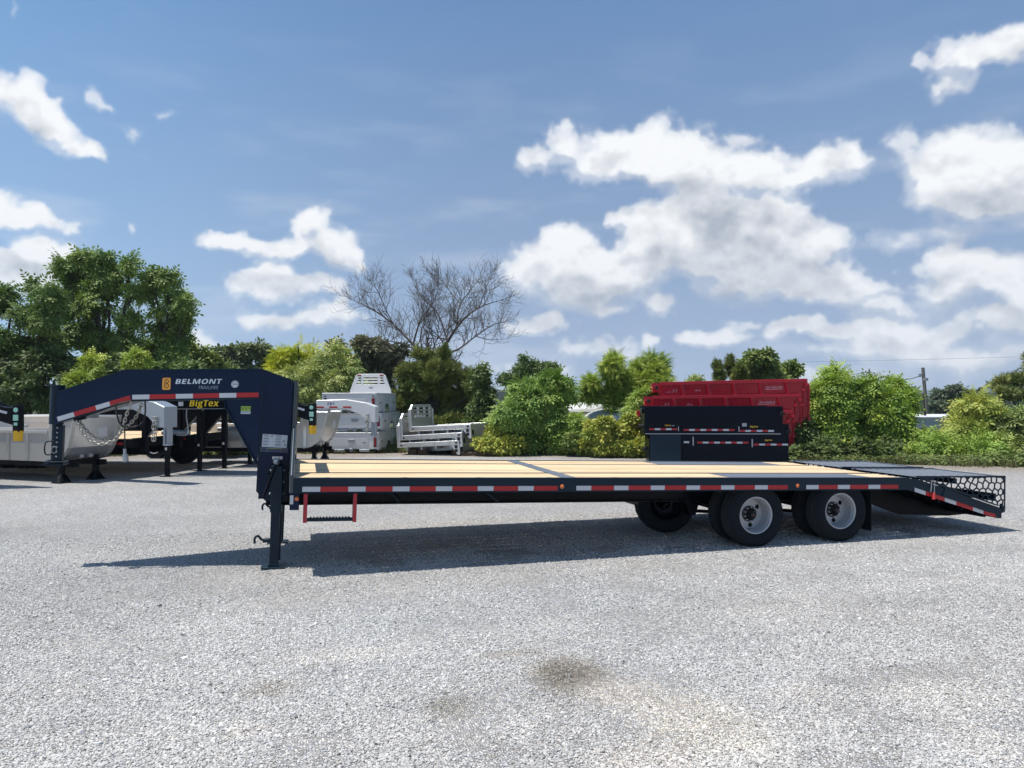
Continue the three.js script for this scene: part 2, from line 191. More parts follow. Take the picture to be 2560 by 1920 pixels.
{
  // one tile of crushed limestone: its stones as a height map and a colour map
  const N = 1536, cells = 118, hgt = new Float32Array(N * N), col = new Uint8Array(N * N * 4), bmp = new Uint8Array(N * N * 4), r = rng(77), P = [];
  for (let k = 0; k < cells * cells; k++) { const q = [r(), r(), .55 + .45 * r(), r(), Math.sqrt(.6 + r() * .8)], a = r() * 3.14; P.push([...q, Math.cos(a), Math.sin(a)]); }
  for (let y = 0; y < N; y++) for (let x = 0; x < N; x++) {
    const gx = x / N * cells, gy = y / N * cells, i = Math.floor(gx), j = Math.floor(gy); let d1 = 9, d2 = 9, b = null;
    for (let v = -1; v <= 1; v++) for (let u = -1; u <= 1; u++) { const p = P[((j + v + cells) % cells) * cells + (i + u + cells) % cells]; const ex = (i + u + p[0] - gx), ey = (j + v + p[1] - gy), c = p[5], s = p[6], k1 = (ex * c + ey * s) * p[4], k2 = (ey * c - ex * s) / p[4], d = Math.sqrt(k1 * k1 + k2 * k2) / p[2]; if (d < d1) { d2 = d1; d1 = d; b = p; } else if (d < d2) d2 = d; }
    const e = clamp((d2 - d1) * 2.2), tilt = ((gx - i) - .5) * (b[3] - .5) * .8 + ((gy - j) - .5) * (b[0] - .5) * .8, g = fbm(gx * 2.2, gy * 2.2, 2);
    const q = (y * N + x) * 4, h = clamp(.15 + .62 * Math.sqrt(e) * b[2] + tilt * e * .5 + (g - .5) * .12); bmp[q] = bmp[q + 1] = bmp[q + 2] = h * 255; bmp[q + 3] = 255;
    const tone = lerp(.60, .86, b[3]) * (.93 + .14 * g) * lerp(.55, 1, sstep(0, .35, e)), warm = (b[0] - .5) * .05; // fines between the stones are darker
    col[q] = clamp(tone * (1 + warm)) * 255; col[q + 1] = clamp(tone * (1 + warm * .3)) * 255; col[q + 2] = clamp(tone * (1.012 - warm)) * 255; col[q + 3] = 255;
  }
  const tex = (d, s) => { const t = new THREE.DataTexture(d, N, N); t.wrapS = t.wrapT = THREE.RepeatWrapping; t.magFilter = THREE.LinearFilter; if (s) t.colorSpace = THREE.SRGBColorSpace; t.needsUpdate = true; return t; };
  const gm = std('crushed limestone', rgb(1.06, 1.035, .985), .95, 0, { map: tex(col, true), bumpMap: tex(bmp), bumpScale: .018, vertexColors: true });
  // fine grid where the camera looks, coarse beyond
  const xs = [], zs = []; for (let x = -70; x < 70.01; x += (x > -7.01 && x < 10) ? .08 : (Math.abs(x - 1.5) < 24 ? .5 : 4)) xs.push(x); for (let z = -45; z < 30.01; z += (z > -1.01 && z < 6) ? .08 : (z > -22.01 && z < 8 ? .4 : 4)) zs.push(z);
  const pos = [], uv = [], c = [], idx = [];
  for (const z of zs) for (const x of xs) { const zb = lotBackZ(x), zz = Math.max(z, zb - .3 + (vnoise(x * 1.3, 5) - .5) * .6); const near = x > -9 && x < 14 && z > -3 && z < 7 ? 1 : 0; pos.push(x, .004 + near * .0, zz); uv.push(x / TILE, -zz / TILE); c.push(...groundTint(x, zz).t); }
  for (let j = 0; j < zs.length - 1; j++) for (let i = 0; i < xs.length - 1; i++) { const a = j * xs.length + i, b = a + 1, d = a + xs.length, e = d + 1; idx.push(a, d, b, b, d, e); }
  const g = new THREE.BufferGeometry(); g.setAttribute('position', new THREE.Float32BufferAttribute(pos, 3)); g.setAttribute('uv', new THREE.Float32BufferAttribute(uv, 2)); g.setAttribute('color', new THREE.Float32BufferAttribute(c, 3)); g.setIndex(idx); g.computeVertexNormals();
  tag(mesh('gravel_lot', g, gm, scene), 'pale grey crushed stone yard with brown dirt patches', null, null, 'structure');
  // loose stones where the camera can tell them apart
  const stone = new THREE.IcosahedronGeometry(1, 0); { const p = stone.attributes.position; for (let k = 0; k < p.count; k++) { const x = p.getX(k), y = p.getY(k), z = p.getZ(k), s = .72 + .55 * hash2(Math.round(x * 50) + 9, Math.round(y * 70 + z * 90)); p.setXYZ(k, x * s, y * s * .62, z * s * .82); } stone.computeVertexNormals(); }
  const rr = rng(12), mats = [], cols = [], o = new THREE.Object3D(), C = new THREE.Color();
  const halfW = 1280 / FPX;
  for (let k = 0; k < 700000 && mats.length < 260000; k++) {
    const d = 3.1 + 9.5 * Math.pow(rr(), 1.25), s = (rr() * 2 - 1) * halfW * 1.08; const x = EYE.x + d * (FW.x + RT.x * s), z = EYE.z + d * (FW.z + RT.z * s);
    if (z < -3.2) continue; const { t, bare } = groundTint(x, z); if (rr() < bare * 1.02) continue; if (fbm(x * 2.3, z * 2.3 + 3, 3) < .30 + .22 * rr()) continue;
    const big = rr(), size = .0046 + .0054 * Math.pow(rr(), 1.8) + (big > .988 ? .006 : 0) + (big > .9997 ? .010 : 0);
    o.position.set(x, .004 + size * (.1 + .28 * rr()), z); o.rotation.set((rr() - .5) * 1.1, rr() * 6.28, (rr() - .5) * 1.1); o.scale.set(size * (.8 + .6 * rr()), size * (.7 + .5 * rr()), size * (.8 + .5 * rr())); o.updateMatrix(); mats.push(o.matrix.clone());
    const dk = rr(), tone = (dk > .985 ? .14 : lerp(.39, .68, rr())), w = (rr() - .45) * .05; const m = [t[0], t[1], t[2]].map((v) => lerp(v, 1, .3)); cols.push(C.clone().setRGB(tone * (1 + w) * m[0], tone * .985 * m[1], tone * (.96 - w) * m[2]));
  }
  const im = new THREE.InstancedMesh(stone, std('loose stone', rgb(1, 1, 1), .95), mats.length); im.name = 'gravel_stones'; mats.forEach((m, k) => { im.setMatrixAt(k, m); im.setColorAt(k, cols[k]); }); scene.add(im);
  tag(im, 'loose grey limestone chips strewn over the yard', null, null, 'stuff');
  // the land beyond falls away behind the yard
  const lp = [], lu = [], li = [], radii = [0]; for (let r = 1.2; r < 3600; r *= 1.045) radii.push(r < 60 ? r : r); const NA = 200;
  radii.forEach((r) => { for (let k = 0; k <= NA; k++) { const a = k / NA * Math.PI * 2, x = 2 + r * Math.cos(a), z = r * Math.sin(a); lp.push(x, landY(x, z) - (z > lotBackZ(clamp(x, -70, 70)) - 1 ? .03 : 0), z); lu.push(x / 6, -z / 6); } });
  for (let j = 0; j < radii.length - 1; j++) for (let k = 0; k < NA; k++) { const a = j * (NA + 1) + k, b = a + 1, c = a + NA + 1, d = c + 1; li.push(a, b, c, b, d, c); }
  const land = new THREE.BufferGeometry(); land.setAttribute('position', new THREE.Float32BufferAttribute(lp, 3)); land.setAttribute('uv', new THREE.Float32BufferAttribute(lu, 2)); land.setIndex(li); land.computeVertexNormals();
  const lm = noiseMap(512, 512, (x, y) => { const a = fbm(x / 512 * 16, y / 512 * 16, 5), b = fbm(x / 512 * 60 + 9, y / 512 * 60, 3); return [lerp(.20, .36, a) * (.7 + .5 * b), lerp(.24, .37, a) * (.7 + .5 * b), lerp(.12, .2, a) * (.7 + .5 * b)]; }, null, true);
  tag(mesh('field', land, std('rough grass and soil', rgb(1, 1, 1), .95, 0, { map: lm, bumpMap: lm, bumpScale: .05 }), scene), 'rough weedy ground beyond the edge of the yard', null, null, 'structure');
}

// ---------- the flatbed gooseneck trailer in front ----------
const TILT = 0.0315, ZC = -1.295;
{
  const T = thing('gooseneck_flatbed_trailer', 'long dark blue gooseneck flatbed trailer with pine deck in the foreground', 'trailer');
  T.rotation.z = -TILT;
  const cs = Math.cos(TILT), sn = Math.sin(TILT);
  const loc = (p) => V(p.x * cs - p.y * sn, p.x * sn + p.y * cs, p.z);
  const pl = (px, py, z) => loc(onz(px, py, z));
  const gy = (x) => x * TILT;                                         // ground under local x
  const DY = 1.012, W = 2.59;
  // deck boards
  const zones = []; // [z0, z1, boards]
  zones.push([-.062, -.605, 3], [-.695, -1.895, 6], [-1.985, -2.528, 3]);
  const rb = rng(3);
  const boardGeo = new Map();
  zones.forEach(([z0, z1, n], zi) => { for (let k = 0; k < n; k++) { const w = (z0 - z1) / n, zc = z0 - (k + .5) * w;
    for (const [a, b] of zi === 1 ? [[-.15, 2.785], [2.945, 7.46]] : [[-.15, 2.785], [2.945, 4.93], [6.98, 7.46]]) { const key = [a, b, w.toFixed(3)].join(); if (!boardGeo.has(key)) { const g = rbox(b - a - .004, .045, w - .0045, 0, 0, 0, .004), u = g.attributes.uv, p = g.attributes.position; for (let i = 0; i < u.count; i++) u.setXY(i, (p.getX(i) + a) / 2.4, (p.getZ(i) + p.getY(i)) / .2); boardGeo.set(key, g); }
      const m = mesh('deck_board', boardGeo.get(key), wood[Math.floor(rb() * 4)], T); m.position.set((a + b) / 2, DY - .030 + (rb() - .5) * .003, zc); if (rb() > .5) m.rotation.y = Math.PI; } } });
  for (const z of [-.65, -1.94]) mesh('main_beam', [bounds(-.42, 7.44, DY - .02, DY - .006, z - .043, z + .043), bounds(-.42, 7.4, DY - .34, DY - .02, z - .006, z + .006), bounds(-.42, 7.2, DY - .352, DY - .34, z - .08, z + .08),
    poly([[7.2, DY - .02], [7.44, DY - .006], [9.05, DY - .46], [9.05, DY - .58], [8.75, DY - .60], [7.9, DY - .57], [7.2, DY - .352]], z - .008, z + .008)], M.black, T);
  for (let k = 0; k < 23; k++) mesh('cross_member', bounds(.05 + k * .32, .08 + k * .32, DY - .135, DY - .055, -2.52, -.07), M.black, T);
  mesh('cross_plate', bounds(2.785, 2.945, DY - .012, DY - .003, -2.53, -.06), M.tread, T);
  for (const [a, b] of [[-.062, -.607], [-1.983, -2.528]]) mesh('tread_plate', [bounds(4.932, 6.978, DY - .016, DY - .006, b, a)], M.tread, T);
  // side rails with reflective tape and lamps
  for (const far of [0, 1]) {
    const z1 = far ? -W + .06 : 0, z0 = z1 - .06, zo = far ? -W : 0;
    const rail = mesh('side_rail', [bounds(-.163, 7.45, DY - .008, DY, z0, z1, .003), bounds(-.163, 7.45, DY - .158, DY - .150, z0, z1, .003), far ? bounds(-.163, 7.45, DY - .15, DY - .008, z0, z0 + .008) : bounds(-.163, 7.45, DY - .15, DY - .008, z1 - .008, z1), bounds(-.163, -.155, DY - .15, DY - .008, z0 + .009, z1 - .009)], M.slate, T);
    const s = far ? -1 : 1, strip = (x, l, m, y = DY - .115) => mesh('reflector_strip', box(l - .001, .0508, .0016, x + l / 2, y, zo + s * .0012), m, rail);
    let x = -.044; for (let k = 0; k < 6; k++) { strip(x, .178, M.whiteTape); strip(x + .178, .279, M.redTape); x += .457; }
    x = 2.92; strip(x, .178, M.whiteTape); x += .178; for (let k = 0; k < 6; k++) { strip(x, .279, M.redTape); if (k < 5) strip(x + .279, .178, M.whiteTape); x += .457; }
    x = 5.925; for (let k = 0; k < 3; k++) { strip(x, .178, M.whiteTape); strip(x + .178, .279, M.redTape); x += .457; }
    for (const lx of [2.75, 5.802]) mesh('marker_lamp', lathe([[0, .012], [.012, .01], [.018, .002], [.024, .001], [.024, -.002]], 14).translate(lx, DY - .097, zo + (far ? -.004 : .002)), M.amber, rail);
    if (!far) { for (let k = 0; k < 9; k++) mesh('stake_clip', rbox(.05, .004, .02, .2 + k * .8, DY + .002, -.03, .001), M.steel, rail); }
  }
  mesh('corner_post', [bounds(-.163, -.07, DY - .33, DY - .16, -.36, -.03, .004)], M.navy, T);
  mesh('corner_reflector', bounds(-.162, -.128, DY - .27, DY - .18, -.03, -.0275), M.whiteTape, T);
  mesh('marker_lamp', lathe([[0, .012], [.016, .009], [.022, 0], [.022, -.004]], 14).translate(-.095, DY - .215, -.028), M.amber, T);
  mesh('front_cross_member', bounds(-.17, -.1, DY - .33, DY - .05, -W + .06, -.37), M.navy, T);
  // pull-out step
  { const st = mesh('side_step', bounds(-.01, .49, DY - .2, DY - .17, -.11, -.05), M.black, T); for (const x of [-.028, .468]) { mesh('step_leg', bounds(x, x + .04, .555, DY - .16, -.10, -.02, .003), M.black, st); mesh('step_leg_tape', bounds(x + .001, x + .039, .553, DY - .165, -.0195, -.0182), M.stepRed, st); }; mesh('step_tread', [bounds(.013, .467, .563, .592, -.11, -.03, .003), ...Array.from({ length: 13 }, (_, k) => box(.014, .012, .07, .05 + k * .032, .598, -.07))], M.slate, st); st.position.y = .0; }
  // neck: two side plates that converge on the coupler
  const halfAt = (x) => lerp(.662, .125, clamp((-.50 - x) / 2.14, -.2, 1));
  const flare = (g) => { const p = g.attributes.position; for (let k = 0; k < p.count; k++) p.setZ(k, ZC + p.getZ(k) * halfAt(p.getX(k))); g.computeVertexNormals(); return g; };
  const prof = [[-2.622, 1.816], [-1.925, 2.073], [-.503, 2.122], [-.503, 1.818], [-1.847, 1.755], [-2.642, 1.484]];
  const neck = mesh('neck', [flare(poly(prof, -1, 1))], M.navy, T);
  const flange = (pts, dy) => { const gs = []; for (let k = 0; k < pts.length - 1; k++) { const [a, b] = [pts[k], pts[k + 1]]; gs.push(flare(poly([[a[0], a[1]], [b[0], b[1]], [b[0], b[1] + dy], [a[0], a[1] + dy]], -1.025, 1.025))); } return gs; };
  mesh('neck_flange', [...flange([[-2.622, 1.8165], [-1.925, 2.0735], [-.505, 2.1225]], .012), ...flange([[-2.642, 1.483], [-1.847, 1.754], [-.52, 1.816]], -.014)], M.slate, neck);
  const NZ = (x, o = .0015) => ZC + halfAt(x) + o;                   // near face of the neck
  { // tape on the near side plate, along the sloped and the level part
    const seg = (x0, y0, x1, y1, t0, t1, m) => { const L = Math.hypot(x1 - x0, y1 - y0), f = (t) => [lerp(x0, x1, t / L), lerp(y0, y1, t / L)], [ax, ay] = f(t0), [bx, by] = f(t1), nx = -(y1 - y0) / L * .0508, ny = (x1 - x0) / L * .0508; const s = new THREE.Shape([[ax, ay], [bx, by], [bx + nx, by + ny], [ax + nx, ay + ny]].map((q) => new THREE.Vector2(...q))); const g = new THREE.ExtrudeGeometry(s, { depth: .0016, bevelEnabled: false }); const p = g.attributes.position; for (let k = 0; k < p.count; k++) p.setZ(k, NZ(p.getX(k), .0006 + p.getZ(k))); g.computeVertexNormals(); mesh('reflector_strip', g, m, neck); };
    const sl = [-2.60, 1.503, -1.853, 1.758], L1 = Math.hypot(sl[2] - sl[0], sl[3] - sl[1]); let t = 0; [[.178, 0], [.235, 1], [.15, 0], [.22, 1]].forEach(([l, r]) => { seg(...sl, t, Math.min(t + l, L1), r ? M.redTape : M.whiteTape); t += l; });
    const lv = [-1.845, 1.761, -.52, 1.823]; t = 0; for (let k = 0; k < 3; k++) { seg(...lv, t, t + .178, M.whiteTape); seg(...lv, t + .178, Math.min(t + .452, 1.315), M.redTape); t += .452; }
  }
  const nd = (name, m, x0, y0, x1, h, label) => decal(name, m, V(x0, y0, NZ(x0)), V(x1, y0 + (x1 - x0) * .03, NZ(x1)), V(x0, y0 + h, NZ(x0)), neck, label);
  const rr = (x, a, b, w, h, r) => { x.beginPath(); x.moveTo(a + r, b); x.arcTo(a + w, b, a + w, b + h, r); x.arcTo(a + w, b + h, a, b + h, r); x.arcTo(a, b + h, a, b, r); x.arcTo(a, b, a + w, b, r); x.fill(); };
  nd('maker_badge', print(192, 288, (x) => { x.fillStyle = '#5a2a18'; rr(x, 4, 4, 184, 280, 40); x.fillStyle = '#eda540'; rr(x, 14, 14, 164, 260, 34); x.strokeStyle = '#2a100c'; x.lineWidth = 17; x.lineJoin = 'round'; x.beginPath(); x.moveTo(64, 58); x.lineTo(64, 226); x.quadraticCurveTo(98, 250, 130, 222); x.quadraticCurveTo(152, 176, 124, 150); x.lineTo(100, 138); x.lineTo(126, 122); x.quadraticCurveTo(146, 90, 126, 66); x.quadraticCurveTo(96, 50, 64, 58); x.stroke(); x.lineWidth = 9; x.beginPath(); x.moveTo(86, 128); x.quadraticCurveTo(96, 84, 110, 92); x.moveTo(86, 126); x.quadraticCurveTo(92, 204, 108, 196); x.stroke(); }, { clear: true }), -1.545, 1.868, -1.447, .144);
  nd('maker_name', print(1024, 320, (x) => { slanted(x, 'BELMONT', 34, 148, 142, '#cfd8e2', -.22, 1.32); slanted(x, 'TRAILERS', 480, 258, 92, '#8f9aac', -.2, 1.0, ''); }, { clear: true }), -1.432, 1.852, -.872, .166);
  nd('round_seal', print(128, 128, (x) => { x.fillStyle = '#c9c9cc'; x.beginPath(); x.arc(64, 64, 60, 0, 7); x.fill(); x.strokeStyle = '#3f4f82'; x.lineWidth = 4; x.beginPath(); x.arc(64, 64, 50, 0, 7); x.stroke(); slanted(x, 'NATM', 26, 78, 34, '#3a4a86', -.1, .85); }, { clear: true }), -.825, 1.913, -.741, .084);
  // riser and gussets
  const RZ = ZC + .665;
  const riser = mesh('riser', [...[1, -1].map((s) => poly([[-.50, 2.118], [-.178, 2.005], [-.19, 1.551], [-.20, .691], [-.417, .693], [-.524, .806], [-.507, 1.80]], s * .655 - .01, s * .655 + .01).translate(0, 0, ZC)), bounds(-.5, -.25, .72, .95, ZC - .64, ZC + .64)], M.navy, T);
  for (const s of [1, -1]) mesh('riser_flange', poly([[-.503, 2.119], [-.176, 2.006], [-.176, 2.018], [-.503, 2.131]], s * .64 - .03, s * .64 + .03).translate(0, 0, ZC), M.slate, riser); mesh('riser_seam', bounds(-.508, -.496, .82, 2.11, RZ + .001, RZ + .007), M.slate, riser);
  const gus = [[-.505, 1.80], [-.884, 1.785], [-.870, 1.715], [-.522, 1.098]];
  for (const s of [1, -1]) { const g = poly(gus, 0, .01), p = g.attributes.position; for (let k = 0; k < p.count; k++) p.setZ(k, ZC + s * (halfAt(p.getX(k)) - .012 + p.getZ(k))); if (s < 0) { const q = g.attributes.position.array; for (let k = 0; k < q.length; k += 9) for (let c = 0; c < 3; c++) { const t = q[k + c]; q[k + c] = q[k + 3 + c]; q[k + 3 + c] = t; } } g.computeVertexNormals(); mesh('gusset_plate', g, M.navy, T);
    mesh('gusset_edge', [bar(V(-.872, 1.712, ZC + s * halfAt(-.87)), V(-.524, 1.094, ZC + s * halfAt(-.52)), .05, .008), bar(V(-.89, 1.778, ZC + s * halfAt(-.88)), V(-.872, 1.714, ZC + s * halfAt(-.87)), .05, .008)], M.slate, T); }
  decal('dealer_sticker', print(128, 128, (x) => { x.fillStyle = '#9fc04a'; x.fillRect(4, 4, 120, 72); x.fillStyle = '#2e4a16'; for (let k = 0; k < 9; k++) x.fillRect(12 + k * 12.5, 10 + (k % 3) * 5, 6, 60 - (k % 4) * 9); x.fillStyle = '#c9d4d8'; x.fillRect(4, 80, 120, 42); x.fillStyle = '#56707c'; for (let k = 0; k < 2; k++) x.fillRect(12, 88 + k * 14, 104, 6); }), V(-.715, 1.632, NZ(-.715, .0)), V(-.607, 1.635, NZ(-.607, .0)), V(-.715, 1.722, NZ(-.715, .0)), riser);
  decal('warning_sticker', print(360, 200, (x, w, h) => { x.fillStyle = '#c3c7cc'; x.fillRect(0, 0, w, h); const r = rng(8); x.fillStyle = '#3b3f48'; for (let row = 0; row < 4; row++) for (let c = 0; c < 2; c++) { x.fillRect(14 + c * 178, 12 + row * 46, 78, 9); x.fillStyle = '#7d828b'; for (let k = 0; k < 3; k++) x.fillRect(14 + c * 178, 26 + row * 46 + k * 8, 60 + r() * 40, 3); x.fillStyle = '#3b3f48'; } x.beginPath(); x.moveTo(104, 34); x.lineTo(146, 12); x.lineTo(146, 34); x.fill(); x.fillRect(300, 82, 18, 26); x.fillRect(322, 140, 18, 22); }), V(-.482, 1.287, RZ), V(-.222, 1.275, RZ), V(-.475, 1.425, RZ), riser);
  decal('rating_plate', print(360, 64, (x, w, h) => { x.fillStyle = '#5c6472'; x.fillRect(0, 0, w, h); x.fillStyle = '#9b9f3c'; x.fillRect(100, 4, 180, 9); x.fillStyle = '#2c3346'; x.fillRect(12, 14, 68, 42); x.fillStyle = '#323b52'; x.fillRect(96, 18, 170, 38); x.fillStyle = '#4b3a44'; x.fillRect(272, 14, 80, 42); }), V(-.494, 1.236, RZ), V(-.212, 1.226, RZ), V(-.494, 1.280, RZ), riser);
  // bulkhead at the front of the deck: trapezoid with a window
  { const o = [[-2.58, 0], [2.58, 0]]; const sh = [[-1.285, 1.0], [1.285, 1.0], [.64, 1.5], [.64, 2.0], [-.64, 2.0], [-.64, 1.5]]; const g = poly(sh, 0, .008, [[[-.56, 1.25], [.56, 1.25], [.56, 1.74], [-.56, 1.74]]]); g.rotateY(Math.PI / 2).translate(-.176, 0, ZC);
    const tb = (a, b) => bar(V(-.15, a[1], ZC + a[0]), V(-.15, b[1], ZC + b[0]), .045, .045), e = []; for (const s of [-1, 1]) e.push(rod(V(-.15, .86, ZC + s * 1.28), V(-.15, 1.03, ZC + s * 1.28), .022), rod(V(-.15, 1.02, ZC + s * 1.28), V(-.15, 1.50, ZC + s * .645), .024), rod(V(-.15, 1.49, ZC + s * .645), V(-.15, 2.0, ZC + s * .645), .022)); e.push(rod(V(-.15, 2.0, ZC - .645), V(-.15, 2.0, ZC + .645), .022));
    const bh = mesh('bulkhead', g, M.slate, T); mesh('bulkhead_frame', e, phys('glossy blue black paint', rgb(.02, .035, .05), { roughness: .28, clearcoat: .6, clearcoatRoughness: .15 }), bh); }
  // coupler with its inner tube, latch, pin and bottom plate
  { const x = -2.655, cp = mesh('coupler', [rod(V(x, 1.47, ZC), V(x, 1.895, ZC), .072, .072, 24), lathe([[.066, .006], [.076, .006], [.076, -.012], [.066, -.012]], 24).rotateX(-Math.PI / 2).translate(x, 1.892, ZC)], M.slate, T);
    mesh('inner_tube', [rod(V(x + .01, 1.085, ZC), V(x + .01, 1.50, ZC), .05, .05, 20), bounds(x + .04, x + .085, 1.06, 1.46, ZC - .02, ZC + .06, .006)], M.slate, cp);
    tinyMesh('adjustment_pin', Array.from({ length: 7 }, (_, k) => lathe([[0, .006], [.009, .004], [.010, 0]], 10).translate(x + .028, 1.12 + k * .052, ZC + .058)), M.galv, cp);
    mesh('coupler_plate', [rbox(.20, .016, .2, x + .01, 1.062, ZC, .004), rbox(.2, .012, .2, x + .01, 1.035, ZC, .004), rod(V(x, 1.03, ZC), V(x, 1.08, ZC), .075, .075, 20)], M.slate, cp);
    mesh('latch_handle', hose([V(x + .01, 1.285, ZC + .07), V(x - .055, 1.285, ZC + .07), V(x - .075, 1.27, ZC + .07), V(x - .078, 1.16, ZC + .07), V(x - .06, 1.14, ZC + .07), V(x - .01, 1.145, ZC + .07)], .007), M.black, cp);
    mesh('latch_ring', new THREE.TorusGeometry(.03, .004, 6, 20).scale(.8, 1.2, 1).translate(x + .012, 1.195, ZC + .085), M.chain, cp); }
  // safety chains, cable and plug under the neck
  const links = (pts, n) => { const c = new THREE.CatmullRomCurve3(pts), L = c.getLength(), k0 = Math.round(L / .036), gs = []; for (let k = 0; k < k0; k++) { const p = c.getPointAt((k + .5) / k0), d = c.getTangentAt((k + .5) / k0), g = new THREE.TorusGeometry(.016, .0055, 5, 10).scale(1.55, 1, 1); if (k % 2) g.rotateX(Math.PI / 2); g.applyQuaternion(new THREE.Quaternion().setFromUnitVectors(V(1, 0, 0), d)).translate(p.x, p.y, p.z); gs.push(g); } return gs; };
  mesh('safety_chain', links([pl(193, 1052, -1.02), pl(212, 1088, -1.0), pl(238, 1108, -1.0), pl(268, 1108, -.98), pl(290, 1097, -.98), pl(308, 1062, -.97), pl(318, 1032, -.96), pl(328, 1006, -.95)]), M.chain, T);
  mesh('safety_chain', links([pl(196, 1050, -1.35), pl(222, 1082, -1.3), pl(248, 1098, -1.3), pl(285, 1095, -1.3), pl(318, 1066, -1.3), pl(340, 1042, -1.28), pl(355, 1010, -1.25)]), M.chain, T);
  mesh('chain_hook', [hose([pl(190, 1046, -1.02), pl(197, 1054, -1.02), pl(193, 1062, -1.02)], .009), bar(pl(186, 1050, -1.05), pl(215, 1044, -1.05), .05, .03)], M.black, T);
  mesh('electrical_cord', [hose([pl(289, 1010, -.95), pl(293, 1040, -.9), pl(303, 1062, -.9), pl(325, 1068, -.92), pl(352, 1060, -.95), pl(362, 1040, -.98), pl(363, 1002, -.98)], .009), hose([pl(312, 1068, -.95), pl(312, 1095, -.95), pl(312.5, 1122, -.95)], .007), hose([pl(190, 1047, -1.15), pl(240, 1031, -1.1), pl(290, 1012, -1.0), pl(330, 1003, -.95)], .012)], M.cord, T);
  mesh('electrical_plug', [rod(pl(312, 1122, -.95), pl(312.5, 1136, -.95), .017), rod(pl(312.5, 1136, -.95), pl(315, 1154, -.95), .03, .028, 12)], M.galv, T);
  // landing legs
  for (const far of [0, 1]) {
    const s = far ? -1 : 1, z = ZC + s * .735, x = -.31, g0 = gy(x);
    const j = mesh('landing_leg', [rbox(.118, .5, .112, x, .84, z, .008), rbox(.2, .34, .012, x, .91, z - s * .062, .003)], M.slate, T);
    mesh('inner_leg', rbox(.09, .62 - g0, .09, x - .004, (.62 + g0) / 2 + .01, z, .006), M.slate, j);
    mesh('foot', [rbox(.25, .014, .22, x - .006, g0 + .017, z, .005), rbox(.11, .03, .11, x - .006, g0 + .035, z, .004)], M.slate, j);
    const py = far ? .44 : .29, d = hose([V(x - .05, py, z), V(x - .11, py, z), V(x - .145, py + .02, z + .02), V(x - .165, py + .045, z + .02), V(x - .19, py + .045, z + .02), V(x - .205, py + .02, z + .02), V(x - .205, py - .03, z + .02)], .013, 30);
    mesh('drop_pin', [d, rod(V(x - .04, py, z), V(x - .125, py - .005, z), .026, .022, 10)], M.slate, j);
    mesh('gear_head', [lathe([[0, .06], [.03, .055], [.036, .03], [.036, 0]], 16).translate(x - .008, 1.135, z + (far ? -.03 : .02)), rbox(.11, .03, .1, x, 1.17, z, .006), rbox(.07, .02, .05, x - .012, 1.178, z + s * .05, .004)], M.steel, j);
    if (!far) { const hz = z + .085; mesh('crank_handle', [rod(V(x - .02, 1.09, hz), V(x - .07, .93, hz + .01), .014), rod(V(x - .07, .935, hz + .01), V(x - .115, .80, hz + .012), .017, .015), rod(V(x - .115, .80, hz + .012), V(x - .13, .755, hz + .012), .011)], M.black, j);
      tinyMesh('mount_bolt', [[-.068, 1.035], [.070, 1.035], [.067, .907], [-.069, .780], [.069, .778]].map(([dx, y]) => lathe([[0, .012], [.011, .010], [.013, 0]], 8).translate(x + dx, y, RZ + .012)), M.nut, j); }
    mesh('leg_brace', rod(V(x + .055, .64, z - s * .12), V(x + .05, g0 + .06, z - s * .1), .012), M.slate, j);
  }
  // wheels
  const tyreProf = [[.222, .085], [.235, .10], [.252, .106], [.256, .110], [.285, .112], [.289, .115], [.293, .112], [.335, .110], [.339, .113], [.343, .108], [.362, .100], [.3775, .088]]; { const gr = [.062, .03, -.03, -.062]; const side = tyreProf.map(([r, z]) => [r, -z]).reverse(); for (const c of gr) tyreProf.push([.384, c + .010], [.369, c + .006], [.369, c - .006], [.384, c - .010]); tyreProf.push(...side); }
  const treadProf = [tyreProf.filter(([r]) => r > .376)][0], tyreSideA = tyreProf.slice(0, tyreProf.findIndex(([r]) => r > .376) + 1), tyreSideB = tyreProf.slice(tyreProf.length - tyreSideA.length);
  const tyre = join([lathe(tyreSideA, 64), lathe(tyreSideB, 64)]), treadGeo = lathe(tyreProf.slice(tyreSideA.length - 1, tyreProf.length - tyreSideB.length + 1), 90); { const tyre = treadGeo; treadProf.length; const p = tyre.attributes.position; for (let k = 0; k < p.count; k++) { const x = p.getX(k), y = p.getY(k), r = Math.hypot(x, y); if (r > .37 && Math.abs(p.getZ(k)) < .08) { const a = Math.atan2(y, x) * 90 / (2 * Math.PI); p.setZ(k, p.getZ(k) + (Math.round(a) % 2 ? .0075 : -.0075)); } else if (r > .36) { const a = Math.atan2(y, x) * 90 / (2 * Math.PI), s = Math.round(a) % 2 ? 1 : .985; p.setX(k, x * s); p.setY(k, y * s); } } tyre.computeVertexNormals(); }
  const rimOut = join([lathe([[.228, .086], [.224, .094], [.214, .092], [.206, .082], [.203, .074], [.207, .066], [.194, .052], [.190, .036], [.195, .028], [.187, .012], [.186, -.0], [.180, -.045], [.176, -.075]], 48), lathe([[.176, -.075], [.19, -.088], [.224, -.094], [.228, -.086]], 48)]);
  const discHoles = Array.from({ length: 3 }, (_, k) => ring(.138 * Math.cos(k * 2.094 + .35), .138 * Math.sin(k * 2.094 + .35), .030, 14));
  const disc = poly(ring(0, 0, .178, 40), -.072, -.060, [...discHoles, ring(0, 0, .06, 20)]);
  const hubGeo = join([lathe([[.0, .035], [.028, .033], [.034, .02], [.036, -.005], [.052, -.012], [.058, -.052], [.100, -.054], [.100, -.062]], 28)]);
